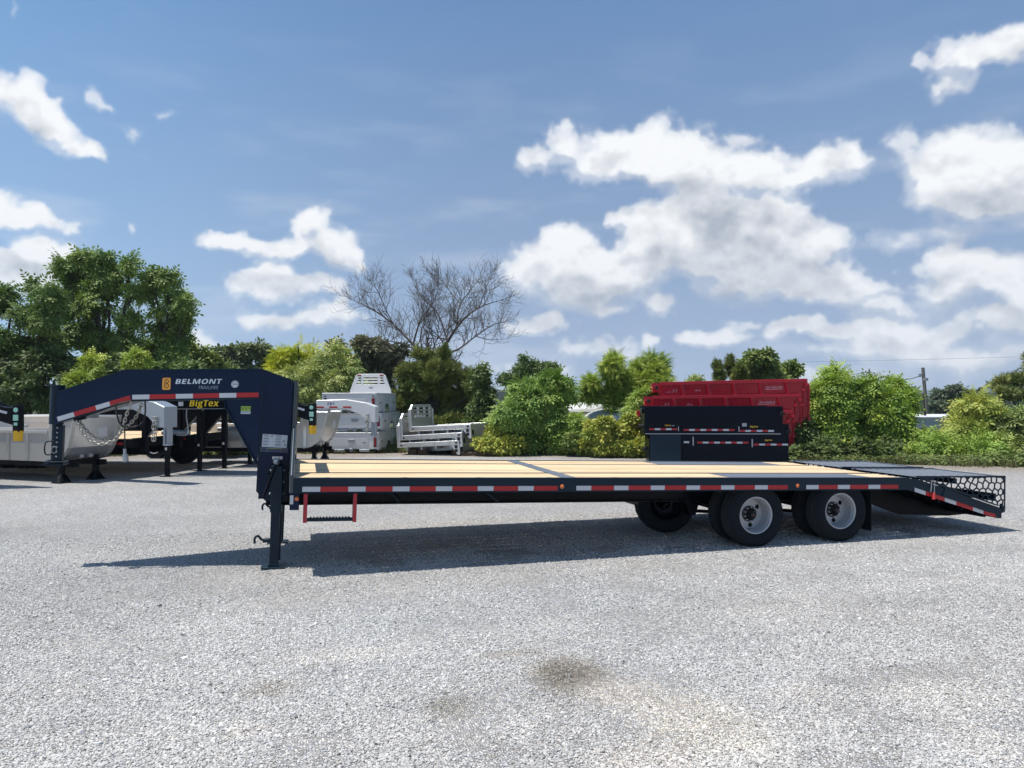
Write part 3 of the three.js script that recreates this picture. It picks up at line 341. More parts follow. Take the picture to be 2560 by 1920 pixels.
  const nutGeo = join(Array.from({ length: 10 }, (_, k) => rod(V(.084 * Math.cos(k * .628), .084 * Math.sin(k * .628), -.056), V(.084 * Math.cos(k * .628), .084 * Math.sin(k * .628), -.012), .011, .008, 6)));
  const capGeo = lathe([[0, .042], [.013, .041], [.016, .034]], 14);
  for (const [hx, hy] of [[5.268, .551], [6.478, .589]]) {
    for (const [z, out, dir] of [[-.148, 1, 1], [-.443, 0, 1], [-W + .443, 0, -1], [-W + .148, 1, -1]]) {
      const w = new THREE.Group(); w.name = 'wheel'; T.add(w); w.position.set(hx, hy, z); if (dir < 0) w.rotation.y = Math.PI; w.rotation.z = out ? .3 : 1;
      mesh('tyre', tyre, M.rubber, w); mesh('tread', treadGeo, M.treadRubber, w);
      if (out) { mesh('rim', [rimOut, disc], M.silver, w); mesh('hub', hubGeo, M.hubDark, w); tinyMesh('lug_nuts', nutGeo, M.galv, w); mesh('hub_cap', capGeo, M.oil, w); } else mesh('rim', [lathe([[.228, .09], [.2, .06], [.19, -.02], [.12, -.03], [.12, -.05], [.2, -.06], [.228, -.09]], 32)], M.silver, w);
    }
    mesh('axle', [rod(V(hx, hy, -.3), V(hx, hy, -W + .3), .065, .065, 14), ...[-.72, -W + .72].map((z) => lathe([[0, .05], [.16, .05], [.165, 0], [.16, -.06], [0, -.06]], 24).translate(hx, hy, z))], M.black, T);
    for (const z of [-.66, -W + .66]) mesh('leaf_spring', [0, 1, 2, 3].map((k) => hose([V(hx - .46 + k * .07, hy + .10 - k * .012, z), V(hx - .2, hy + .06 - k * .016, z), V(hx, hy + .05 - k * .018, z), V(hx + .2, hy + .06 - k * .016, z), V(hx + .46 - k * .07, hy + .10 - k * .012, z)], .014, 12, 5)), M.black, T);
  }
  for (const z of [-.66, -W + .66]) { for (const x of [4.72, 5.87, 7.03]) mesh('spring_hanger', poly([[x - .1, .68], [x + .1, .68], [x + .045, .48], [x - .045, .48]], z - .045, z + .045), M.black, T); for (const x of [4.72, 5.87]) mesh('torque_arm', rod(V(x, .53, z), V(x + .5, .50, z), .022), M.black, T); }
  for (const z of [-.06, -W + .56]) mesh('mud_flap', bounds(6.935, 6.945, .33, .86, z - .5, z), M.rubber, T);
  // spare wheel and its carrier slung upright ahead of the axles
  { const w = new THREE.Group(); w.name = 'spare_wheel'; T.add(w); w.position.set(4.50, .60, -.95); w.rotation.y = -.12; mesh('tyre', tyre, M.rubber, w); mesh('tread', treadGeo, M.treadRubber, w); mesh('rim', [lathe([[.228, .09], [.2, .06], [.19, -.02], [.12, -.03], [.06, -.03], [.2, -.06], [.228, -.09]], 32)], M.black, w); }
  mesh('spare_carrier', [bar(V(4.05, .69, -.80), V(4.95, .60, -.80), .04, .04), bar(V(4.06, .87, -.8), V(4.06, .60, -.8), .06, .1), bounds(4.0, 4.9, .72, .76, -1.3, -.8), bar(V(4.9, .7, -.8), V(4.62, .42, -.8), .03, .03), bounds(4.62, 4.94, .46, .80, -1.2, -.9)], M.black, T);
  mesh('tool_tray', [bounds(3.95, 4.7, .62, .66, -1.9, -1.1), bounds(4.3, 5.1, .50, .86, -1.75, -1.35)], M.black, T);
  for (const [a, b] of [[V(2.0, DY - .2, -.6), V(2.15, DY - .32, -.5)], [V(.9, DY - .2, -.6), V(1.02, DY - .32, -.5)]]) mesh('brace', bar(a, b, .04, .03), M.slate, T);
  // dovetail, ramps folded level over it
  const A = [7.45, DY], B = [8.93, .615];
  for (const z of [0, -W + .06]) {
    const dv = mesh('dovetail_rail', [poly([[7.452, DY - .004], [7.62, .985], B, [8.985, .56], [8.93, .478], [7.62, .818], [7.452, DY - .158]], z - .06, z)], M.slate, T);
    if (z === 0) {
      const ln = (t) => [lerp(7.55, 8.83, t), lerp(.858, .510, t)]; const q = [[0, .135, 0], [.135, .375, 1], [.375, .52, 0], [.52, .735, 1], [.735, .87, 0], [.87, 1.03, 1]];
      for (const [a, b, r] of q) { const [x0, y0] = ln(a), [x1, y1] = ln(b); mesh('reflector_strip', poly([[x0, y0 - .025], [x1 - .001, y1 - .025], [x1 - .001, y1 + .026], [x0, y0 + .026]], .0006, .0022), r ? M.redTape : M.whiteTape, dv); }
      mesh('lamp_bracket', [bar(V(8.0, .80, .012), V(8.76, .585, .012), .012, .07), bar(V(8.02, .85, .006), V(8.2, .80, .006), .02, .05)], M.slate, dv);
      mesh('ramp_latch', [rod(V(7.80, .965, .02), V(7.78, .83, .025), .006), rod(V(7.845, .965, .02), V(7.835, .82, .025), .006), box(.07, .012, .03, 7.82, .97, .012)], M.nut, dv);
      mesh('latch_grip', rod(V(7.828, .825, .03), V(7.818, .735, .035), .016, .02, 10), std('red grip', rgb(.55, .05, .04), .5), dv);
    }
  }
  mesh('dovetail_deck', [poly([[7.45, DY - .01], [8.93, .59], [8.93, .56], [7.45, DY - .04]], -W + .065, -.065)], M.black, T);
  for (let k = 0; k < 4; k++) mesh('dovetail_cross_member', bounds(7.6 + k * .38, 7.63 + k * .38, .90 - k * .1 - .12, .90 - k * .1, -W + .06, -.06), M.black, T);
  mesh('rear_bumper', [bounds(8.93, 8.975, .47, .60, -W, -.001, .004), box(.03, .12, .03, 9.0, .60, -.03)], M.slate, T);
  const holes = []; { const r = rng(21), sites = []; let row = 0; for (let y = 1.06; y > .5; y -= .078, row++) for (let x = 7.5 + (row % 2) * .05; x < 9.2; x += .10) sites.push([x + (r() - .5) * .055, y + (r() - .5) * .045]);
    const cut = (pts, nx, ny, d) => { const out = []; for (let k = 0; k < pts.length; k++) { const a = pts[k], b = pts[(k + 1) % pts.length], da = a[0] * nx + a[1] * ny - d, db = b[0] * nx + b[1] * ny - d; if (da <= 0) out.push(a); if (da * db < 0) { const t = da / (da - db); out.push([lerp(a[0], b[0], t), lerp(a[1], b[1], t)]); } } return out; };
    for (const s of sites) { let p = [[s[0] - .2, s[1] - .2], [s[0] + .2, s[1] - .2], [s[0] + .2, s[1] + .2], [s[0] - .2, s[1] + .2]]; for (const q of sites) { const nx = q[0] - s[0], ny = q[1] - s[1], L = Math.hypot(nx, ny); if (L < 1e-6 || L > .35) continue; p = cut(p, nx / L, ny / L, (nx * (q[0] + s[0]) + ny * (q[1] + s[1])) / 2 / L - .0085); }
      p = cut(p, 0, 1, 1.016); p = cut(p, 1, 0, 9.016); p = cut(p, -1, 0, -7.86); p = cut(p, -.285, -.9585, -(.285 * 7.72 + .9585 * 1.0) - .004); if (p.length < 3) continue; let A = 0; for (let k = 0; k < p.length; k++) { const a = p[k], b = p[(k + 1) % p.length]; A += a[0] * b[1] - b[0] * a[1]; } if (Math.abs(A) > .0012) holes.push(p); } }
  const plateShape = [[7.56, 1.030], [9.035, 1.038], [9.035, .60], [9.025, .545], [9.0, .56], [8.98, .625], [8.85, .648], [7.72, .968]];
  for (const [z0, z1] of [[-.004, -1.20], [-W + 1.20, -W + .004]]) {
    const side = []; for (const z of [z0, z1]) side.push(poly(plateShape, z - .004, z + .004, holes));
    const rp = mesh('ramp', side, M.slate, T); mesh('ramp_sheet', bounds(7.585, 8.98, 1.012, 1.018, z1 + .051, z0 - .051), M.black, rp);
    const zm = (z0 + z1) / 2, wd = z0 - z1;
    mesh('ramp_frame', [bounds(7.58, 9.037, 1.012, 1.034, z0 - .05, z0 - .006), bounds(7.58, 9.037, 1.012, 1.034, z1 + .006, z1 + .05), bounds(8.99, 9.037, 1.0, 1.03, z1 + .052, z0 - .052)], M.tread, rp);
    const slat = box(.056, .004, wd - .11, 0, 0, 0); for (let k = 0; k < 11; k++) { const s = mesh('ramp_slat', slat, M.slat, rp); s.position.set(7.64 + k * .125, 1.0205, zm); }
    mesh('ramp_cross_bar', [bounds(8.2, 8.24, .93, 1.0, z1 + .01, z0 - .01), bounds(8.85, 8.89, .70, .8, z1 + .01, z0 - .01)], M.slate, rp);
  }
}

// ---------- trailers parked behind, left ----------
function pyramidFoot(x, z, top, m) { return [bounds(x - .05, x + .05, .12, top, z - .05, z + .05), new THREE.CylinderGeometry(.075, .2, .2, 4, 1).rotateY(Math.PI / 4).translate(x, .10, z), box(.3, .015, .3, x, .0115, z)]; }
// aluminium dump trailer: tub with slanted rounded front, gooseneck, legs. local +x is forward
function aluDump(name, label, p, turn, o) {
  const t = thing(name, label, 'dump trailer', p, turn);
  const w = o.w, top = 1.42, L = o.len, prof = [[.38, top], [.30, 1.05], [.2, .78], [.08, .62], [-.08, .52], [-.3, .47], [-L, .47]];
  const sh = []; for (let k = 0; k < prof.length - 1; k++) sh.push(bar(V(prof[k][0], prof[k][1], o.zc), V(prof[k + 1][0], prof[k + 1][1], o.zc), 2 * w - .01, .012));
  mesh('tub', sh, M.alu, t);
  for (const s of [1, -1]) { const z = o.zc + s * w; const side = mesh('tub_side', poly([...prof, [-L, 1.08], [-.42, 1.08], [-.36, top]], z - .01, z + .01), M.aluDull, t); const fl = []; for (let k = 0; k < prof.length - 2; k++) fl.push(bar(V(...prof[k], z), V(...prof[k + 1], z), .09, .05)); mesh('tub_flange', fl, M.aluDull, side); mesh('top_rail', [bounds(-L, -.42, 1.08, 1.15, z - .05, z + .05, .01), bounds(-.36, .42, top, top + .05, z - .05, z + .05, .01)], M.alu, side); mesh('side_stiffener', [...Array.from({ length: 6 }, (_, k) => bounds(-L + .2 + k * .62, -L + .28 + k * .62, .5, 1.08, z + s * .012 - .02, z + s * .012 + .02))], M.alu, side); const rv = []; for (let k = 0; k < 6; k++) rv.push(lathe([[0, .006], [.014, .004], [.016, 0]], 6).translate(.14 - k * .01 + (k > 3 ? -.1 : 0), .64 + k * .13, z + s * .013), lathe([[0, .006], [.014, .004], [.016, 0]], 6).translate(-.06, .64 + k * .13, z + s * .013)); tinyMesh('rivets', rv, M.galv, side); }
  for (const s of [1, -1]) mesh('landing_leg', pyramidFoot(-.05 + .02, s * .42, .62, M.black), M.black, t);
  mesh('chassis', [bounds(-L, .2, .34, .46, o.zc - .4, o.zc - .3), bounds(-L, .2, .34, .46, o.zc + .3, o.zc + .4)], M.black, t);
  const nm = o.neckMat, h = .24, zc = o.zc, nt = o.top, xe = o.reach;
  const nk = mesh('neck', [poly([[-.05, nt - .02], [xe - .85, nt], [xe - .25, nt - .10], [xe + .02, nt - .20], [xe + .02, nt - .62], [xe - .16, nt - .62], [xe - .42, nt - .40], [xe - .85, nt - h], [-.1, nt - h]], zc - .17, zc + .17, [], .012)], nm, t);
  mesh('neck_riser', [bar(V(.12, nt - h, zc - .12), V(-.08, .55, zc - .12), .1, .26), bar(V(.12, nt - h, zc + .12), V(-.08, .55, zc + .12), .1, .26)], nm, t);
  mesh('coupler', [bounds(xe - .12, xe + .02, nt - .98, nt - .2, zc - .07, zc + .07, .012), rod(V(xe - .05, nt - 1.02, zc), V(xe - .05, nt - .98, zc), .1, .1, 14), rod(V(xe - .05, nt - .99, zc + .1), V(xe - .05, nt - .7, zc + .1), .02)], M.galv, t);
  mesh('safety_chain', Array.from({ length: 12 }, (_, k) => new THREE.TorusGeometry(.035, .011, 5, 8).scale(.8, 1.4, 1).rotateY(k % 2 ? 1.5 : 0).translate(xe - .17 - (k % 3) * .02, nt - .45 - (k % 6) * .085, zc + .2 + (k > 5 ? .05 : 0))), M.chain, t);
  if (o.print) { decal('neck_print', ebyPrint, V(.22, nt - .17, zc + .185), V(.54, nt - .17, zc + .185), V(.22, nt - .05, zc + .185), nk); for (const x of [-.06, .34, .74]) mesh('reflector_strip', box(.24, .045, .004, x + .1, nt - h + .03, zc + .186), M.redTape, nk); }
  mesh('pump_box', [bounds(.12, .34, 1.0, 1.3, zc - .3, zc - .08, .01)], M.offwhite, t);
  mesh('wheel', [new THREE.CylinderGeometry(.38, .38, .22, 24).rotateX(Math.PI / 2).translate(-L - .25, .38, zc + .42)], M.rubber, t);
  return t;
}
aluDump('dump_trailer', 'aluminium dump trailer with rounded tub behind the gooseneck coupler of the blue trailer', [-4.84, 0, -10.9], -.6435, { w: .57, zc: -.12, len: 4.4, reach: 2.5, top: 1.86, neckMat: M.galv });
aluDump('dump_trailer', 'aluminium dump trailer with white lettered gooseneck in front of the white truck bed stack', [.46, 0, -14.2], -.37, { w: .52, zc: 0, len: 3.6, reach: 1.62, top: 1.80, neckMat: M.white, print: true });
// black gooseneck trailers
function blackGooseneck(name, label, p, turn, reach = 3.29) {
  const t = thing(name, label, 'trailer', p, turn);
  for (const z of [.72, -.72]) {
    const b = mesh('neck_beam', [poly([[-.6, 1.84], [reach - .84, 1.87], [reach - .04, 1.62], [reach - .04, 1.30], [reach - .89, 1.62], [-.6, 1.60]].map(([x, y]) => [x, y]), -.012, .012)], M.black, t); { const q = b.geometry.attributes.position; const sh = z; for (let k = 0; k < q.count; k++) q.setZ(k, q.getZ(k) + sh * clamp(1 - (q.getX(k) - 1.45) / (reach - 1.35), .06, 1)); b.geometry.computeVertexNormals(); }
    const zz = (x) => z * clamp(1 - (x - 1.45) / (reach - 1.35), .06, 1), s = Math.sign(z);
    if (s > 0) { mesh('neck_flange', [bar(V(-.6, 1.85, z), V(1.4, 1.865, z), .1, .012), bar(V(-.6, 1.597, z), V(1.4, 1.605, z), .1, .012)], M.steel, b); decal('neck_print', bigTexPrint, V(.48, 1.60, z + .013), V(1.38, 1.60, z + .013), V(.48, 1.86, z + .013), b); mesh('small_label', box(.12, .1, .004, .34, 1.72, z + .016), M.offwhite, b);
      [0, 1, 2].forEach((k) => mesh('reflector_strip', bar(V(reach - .79 + k * .22, 1.775 - k * .075, zz(reach - .79 + k * .22) + .02), V(reach - .6 + k * .22, 1.71 - k * .075, zz(reach - .6 + k * .22) + .02), .006, .05), k % 2 ? M.redTape : M.whiteTape, b)); }
    mesh('gusset', poly([[-.6, 1.6], [.12, 1.6], [-.48, .95], [-.6, .95]], z - .012, z + .012), M.black, t); mesh('gusset_edge', bar(V(.12, 1.6, z), V(-.48, .95, z), .08, .014), M.steel, t);
    const lg = mesh('landing_leg', [bounds(-.06, .06, .55, 1.62, z - .06, z + .06), bounds(-.045, .045, .02, .6, z - .045, z + .045), box(.25, .016, .22, 0, .012, z)], M.black, t); mesh('leg_label', box(.05, .06, .004, 0, .66, z + .063), M.offwhite, lg);
    mesh('deck_riser', bounds(-.62, -.5, .6, 1.84, z - .06, z + .06), M.black, t);
  }
  mesh('neck_top', [poly([[-.6, .6], [1.4, .6], [reach - .09, .05], [reach - .09, -.05], [1.4, -.6], [-.6, -.6]], 0, .01).rotateX(-Math.PI / 2).translate(0, 1.875, 0)].map((g) => { const q = g.attributes.position; for (let k = 0; k < q.count; k++) { const x = q.getX(k); if (x > reach - .84) q.setY(k, q.getY(k) - (x - reach + .84) * .30); } g.computeVertexNormals(); return g; }), M.black, t);
  mesh('bed_frame', [bounds(-6.6, -.62, .70, .90, 1.0, 1.1), bounds(-6.6, -.62, .70, .90, -1.1, -1.0), bounds(-.72, -.62, .70, .92, -.999, .999), bounds(-6.6, -.7, .5, .7, -.5, -.4), bounds(-6.6, -.7, .5, .7, .4, .5)], M.black, t);
  const bg = box(5.8, .04, .19); for (let k = 0; k < 10; k++) { const m = mesh('deck_board', bg, wood[k % 4], t); m.position.set(-3.65, .89, -.9 + k * .2); }
  for (let k = 0; k < 8; k++) mesh('reflector_strip', box(.25, .05, .004, -1.0 - k * .62, .80, 1.103), k % 2 ? M.whiteTape : M.redTape, t);
  mesh('winch_handle', hose([V(.35, 1.62, .5), V(.36, 1.4, .52), V(.4, 1.1, .52), V(.36, .98, .5), V(.1, .97, .5)], .014, 16, 5), M.galv, t);
  mesh('jack_motor', rod(V(-.45, 1.02, .2), V(.25, 1.02, .2), .06), M.galv, t);
  const c = mesh('coupler', [bounds(reach - .07, reach + .07, 1.16, 1.72, -.08, .08, .012), rod(V(reach, 1.72, 0), V(reach, 1.74, 0), .07, .07, 12)], M.black, t); mesh('coupler_sleeve', rod(V(reach - .005, .98, 0), V(reach, 1.19, 0), .085, .095, 16), M.yellow, c);
  mesh('sticker', [lathe([[0, .003], [.05, .002], [.05, 0]], 16).translate(reach, 1.62, .083), box(.11, .12, .003, reach, 1.46, .083), box(.075, .06, .003, reach, 1.33, .083)], std('pale green sticker', rgb(.28, .55, .45), .5), c);
  for (const x of [-5.1, -6.0]) for (const z of [1.0, -1.0]) { const w = mesh('wheel', new THREE.CylinderGeometry(.38, .38, .22, 24).rotateX(Math.PI / 2).translate(x, .38, z), M.rubber, t); mesh('rim', lathe([[0, .01], [.12, .012], [.2, .02], [.22, .03]], 20).translate(x, .38, z + Math.sign(z) * .09), M.silver, w); }
  return t;
}
const BG = [-2.84, 0, -12.05];
blackGooseneck('black_gooseneck_trailer', 'black gooseneck trailer with yellow lettering seen under the blue neck', BG, -.39);
blackGooseneck('black_gooseneck_trailer', 'black gooseneck trailer standing directly behind the yellow lettered one', [-1.75, 0, -13.9], -.39, 1.45);
blackGooseneck('black_gooseneck_trailer', 'black gooseneck with yellow coupler sleeve at the far left edge', [-8.82, 0, -10.8], -.32);
function blackDump(label, px, d, y0, y1, L, wheels) {
  const t = thing('dump_bed_trailer', label, 'trailer', under(px, d), -.42);
  mesh('bed', poly([[-L, y0], [L, y0], [L, y1], [-L, y1]], -.9, .9, [], .02), M.black, t); mesh('tarp_roll', rod(V(L - .05, y1 + .07, -.9), V(L - .05, y1 + .07, .9), .07, .07, 12), M.dark, t);
  for (let k = 0; k < 6; k++) mesh('bed_stake', bounds(-L + .1 + k * L * .36, -L + .18 + k * L * .36, y0, y1, .925, .97), M.black, t);
  mesh('chassis', bounds(-L, L + .4, y0 - .2, y0 - .025, -.45, .45), M.black, t); mesh('battery_box', bounds(L + .05, L + .45, y0, y0 + .5, -.3, .4, .02), M.black, t);
  for (const x of wheels) { const w = mesh('wheel', new THREE.CylinderGeometry(.38, .38, .22, 24).rotateX(Math.PI / 2).translate(x, .38, .84), M.rubber, t); mesh('rim', lathe([[0, .01], [.1, .012], [.14, -.02], [.2, .02], [.225, .03]], 20).translate(x, .38, .93), M.silver, w); }
}
blackDump('black dump bed trailer high behind the hanging chains of the blue trailer', 335, 28, .66, 1.78, 1.5, [-.9, .05, .7]);
blackDump('low black dump bed trailer seen between the legs under the yellow lettering', 500, 24, .50, 1.06, 1.25, [-.95, -.15]);

// ---------- white truck beds, stacked ----------
function serviceBed(name, label, p, turn, y0, o = {}) {
  const t = thing(name, label, 'truck bed', [p[0], y0, p[2]], turn, 'white service truck beds in the stack'); const w = o.w ?? .92, L = 2.9, H = o.h ?? .60; delete t.userData.group;
  mesh('tail_panel', [bounds(-w, w, .10, H, -.03, 0, .012)], M.white, t);
  const tp = mesh('recessed_panel', bounds(-w * .78, w * .62, .2, H - .14, .001, .010, .004), M.offwhite, t); mesh('licence_box', [bounds(-.10, .12, .32, .42, .011, .03, .004)], M.galv, tp);
  decal('maker_print', ebyPrint, V(w * .40, .26, .012), V(w * .60, .26, .012), V(w * .40, .34, .012), t);
  for (const s of [-1, 1]) { const l = mesh('tail_lamp_housing', bounds(s * w * .88 - .05, s * w * .88 + .05, .16, H - .12, .001, .012), M.dark, t); mesh('tail_lamp', [bounds(s * w * .88 - .04, s * w * .88 + .035, .30, H - .14, .0125, .03, .006), bounds(s * w * .88 - .04, s * w * .88 + .035, .18, .28, .0125, .03, .006)], s > 0 ? M.lampRed : M.dark, l); mesh('marker_lamp', bounds(s * w * .88 - .04, s * w * .88 + .04, H - .08, H - .05, .002, .012), M.dark, t); }
  for (const s of [-1, 1]) { const arch = [[-1.05, .0], [-1.18, .16], [-1.35, .30], [-1.68, .30], [-1.85, .16], [-1.95, .0]]; const sp = poly([[0, .06], [-.95, .02], [-1.05, .02], ...arch.slice(1, 5), [-1.95, .02], [-L, .02], [-L, H], [0, H]], 0, .04); sp.rotateY(-Math.PI / 2).translate(s * w + (s > 0 ? 0 : .04), 0, 0); mesh('side_skirt', sp.scale(1, 1, 1), M.white, t); const dr = mesh('side_door', [bounds(s * (w + .006) - .006, s * (w + .006) + .006, .1, H - .08, -.85, -.12), bounds(s * (w + .006) - .006, s * (w + .006) + .006, .1, H - .08, -L + .1, -2.05)], M.offwhite, t); mesh('door_latch', [bounds(s * (w + .02) - .008, s * (w + .02) + .008, .30, .36, -.5, -.42), bounds(s * (w + .02) - .008, s * (w + .02) + .008, .30, .36, -2.5, -2.42)], M.dark, dr); }
  mesh('deck', bounds(-w, w, H + .001, H + .05, -L, .02, .012), M.white, t);
  mesh('cross_sill', Array.from({ length: 5 }, (_, k) => bounds(-w + .05, w - .05, .2, .3, -L + .3 + k * .55, -L + .38 + k * .55)), M.galv, t);
  mesh('bumper_step', [bounds(-w * .62, -w * .25, .0, .09, -.12, .02, .01), bounds(w * .3, w * .68, .0, .09, -.12, .02, .01), bounds(-w, w, .09, .1, -.14, .01), lathe([[.03, .02], [.05, .02], [.06, 0]], 14).translate(0, .06, .01)], M.galv, t);
  if (o.rack) { // headache rack at the front end
    const yb = H + .05, z = -L + .1, out = [[-.78, yb], [.78, yb], [.76, yb + .12], [.56, yb + .66], [.46, yb + .72], [-.46, yb + .72], [-.56, yb + .66], [-.76, yb + .12]], holes = []; 
    for (let k = 0; k < 3; k++) { const y = yb + .33 + k * .105; for (const [a, b] of [[-.54 + k * .035, -.35], [-.28, .28], [.35, .54 - k * .035]]) holes.push([[a, y], [b, y], [b, y + .065], [a, y + .065]]); }
    const r = mesh('headache_rack', poly(out, z - .03, z + .03, holes, .006), M.white, t); for (const s of [-1, 1]) mesh('rack_lamp', bounds(s * .42 - .07, s * .42 + .07, yb + .64, yb + .69, z + .037, z + .05), M.lampRed, r); decal('maker_print', ebyPrint, V(-.1, yb + .16, z + .038), V(.16, yb + .16, z + .038), V(-.1, yb + .26, z + .038), r);
  }
  return t;
}
const SB = at(878, 1100, 25);
serviceBed('truck_bed', 'white truck bed with red tail lamp at the bottom of the stack', [SB.x, 0, SB.z], -.34, .06);
serviceBed('truck_bed', 'white truck bed in the middle of the white stack', [SB.x + .12, 0, SB.z - .15], -.34, .74, { h: .56 });
serviceBed('truck_bed', 'white truck bed with tall slotted rack on top of the white stack', [SB.x - .06, 0, SB.z - .1], -.34, 1.36, { rack: true, w: .93, h: .62 });
function pallet(label, p, turn, y = 0, len = 1.1) { const t = thing('pallet', label, 'pallet', [p.x, y, p.z], turn); for (let k = 0; k < 6; k++) mesh('slat', box(.10, .018, 1.0, -len / 2 + .06 + k * (len - .12) / 5, .112, 0), M.block, t); for (const z of [-.45, 0, .45]) mesh('stringer', box(len, .085, .045, 0, .06, z), M.brown, t); return t; }
pallet('grey pallet under the stack of white truck beds', { x: SB.x + .1, z: SB.z - .6 }, -.34, -.03, 1.5);
pallet('low weathered pallet in the grass behind the stacked aluminium flatbeds', gnd(1205, 1138), -.5);
pallet('grey pallet lying on the gravel far behind the blue neck', gnd(585, 1122), -.4, 0, 1.3);
{ const p = gnd(1447, 1140); const t = thing('timber_block', 'grey timber block standing at the edge of the brush', 'wood block', p, -.3); mesh('block', rbox(.24, .34, .22, 0, .17, 0, .012), M.block, t); mesh('end_board', rbox(.16, .24, .012, -.02, .18, .118, .003), M.brown, t); }

// ---------- aluminium flatbeds, stacked at a slant ----------
function aluFlatbed(label, p, y, rz, rack) {
  const t = thing('aluminium_flatbed', label, 'truck bed', [p.x, y, p.z], -.55); t.rotation.order = 'YXZ'; t.rotation.z = rz; const L = 2.05, w = .98;
  const sd = mesh('side_rail', [bounds(0, L, 0, .15, w - .05, w, .012), bounds(0, L, .045, .06, w + .0005, w + .012)], M.alu, t); tinyMesh('rail_pocket', Array.from({ length: 4 }, (_, k) => bounds(.1 + k * .52, .2 + k * .52, .03, .1, w + .013, w + .02)), M.aluDull, sd); mesh('marker_lamp', [bounds(.03, .1, .05, .09, w + .013, w + .022), bounds(L - .14, L - .06, .05, .1, w + .013, w + .022)], M.dark, sd);
  mesh('side_rail', bounds(0, L, 0, .15, -w, -w + .05, .012), M.alu, t);
  for (let k = 0; k < 9; k++) mesh('deck_plank', bounds(.01, L - .01, .105, .14, -w + .06 + k * .208, -w + .262 + k * .208), M.alu, t);
  const tail = mesh('tail_skirt', [poly([[L - .28, .0], [L, .0], [L, -.30], [L - .08, -.30]], w - .04, w), bounds(L - .03, L, -.30, .15, -w, w - .041, .01)], M.alu, t); mesh('tail_lamp', [bounds(L - .16, L - .07, -.10, .0, w + .001, w + .015), bounds(L - .16, L - .07, -.22, -.12, w + .001, w + .015), bounds(L + .001, L + .015, -.2, -.04, -w + .1, -w + .22), bounds(L + .001, L + .015, -.2, -.04, w - .25, w - .12)], M.dark, tail);
  mesh('sub_frame', [bounds(.1, L - .1, -.18, -.001, -.4, -.32), bounds(.1, L - .1, -.18, -.001, .32, .4), ...Array.from({ length: 4 }, (_, k) => bounds(.2 + k * .5, .26 + k * .5, -.1, -.002, -w + .06, w - .06))], M.galv, t);
  const hb = []; const out = [[-w + .06, .0], [w - .06, .0], [w - .06, .70], [w - .22, .86], [-w + .22, .86], [-w + .06, .70]]; const hs = rack ? [] : []; for (let k = 0; k < 3; k++) for (const [a, b] of [[-.72, -.3], [-.24, .24], [.30, .72]]) hs.push([[a, .44 + k * .13], [b, .44 + k * .13], [b, .53 + k * .13], [a, .53 + k * .13]]);
  const g = poly(out, 0, .05, hs, .012); g.rotateY(-Math.PI / 2).translate(-.01, 0, 0); mesh('headboard', g, M.alu, t); for (const q of [w - .0325, -w + .0325]) mesh('headboard_post', bounds(-.09, .02, 0, .72, q - .0425, q + .0425, .02), M.alu, t);
  return t;
}
{ const p0 = at(1012, 1110, 24.4), pb = V(p0.x, 0, p0.z); const off = (dx, dz) => V(pb.x + dx, 0, pb.z + dz);
  aluFlatbed('silver flatbed truck bed at the bottom of the slanted stack', off(.34, -.75), .24, .055);
  aluFlatbed('silver flatbed truck bed in the middle of the slanted stack', off(.42, -.72), .48, .06);
  aluFlatbed('silver flatbed truck bed with barred headboard on top of the slanted stack', off(.72, -.78), .76, .05, true);
  const t = thing('timber_cribbing', 'dark timber blocks under the slanted silver flatbeds', 'wood blocks', [pb.x + .5, 0, pb.z - .2], -.55); for (const [x, z] of [[-.1, .25], [.25, .25], [1.45, .3], [.05, -.9], [1.4, -.9]]) mesh('timber', rbox(.3, .2, .2, x, .10, z, .008), M.brown, t); }
// the white bed seen beyond the left trailers
serviceBed('truck_bed', 'white truck bed with louvred sides at the far left behind the dump trailer', [under(60, 21.5).x, 0, under(60, 21.5).z], -.1, .70, { w: 1.0, h: .62 });

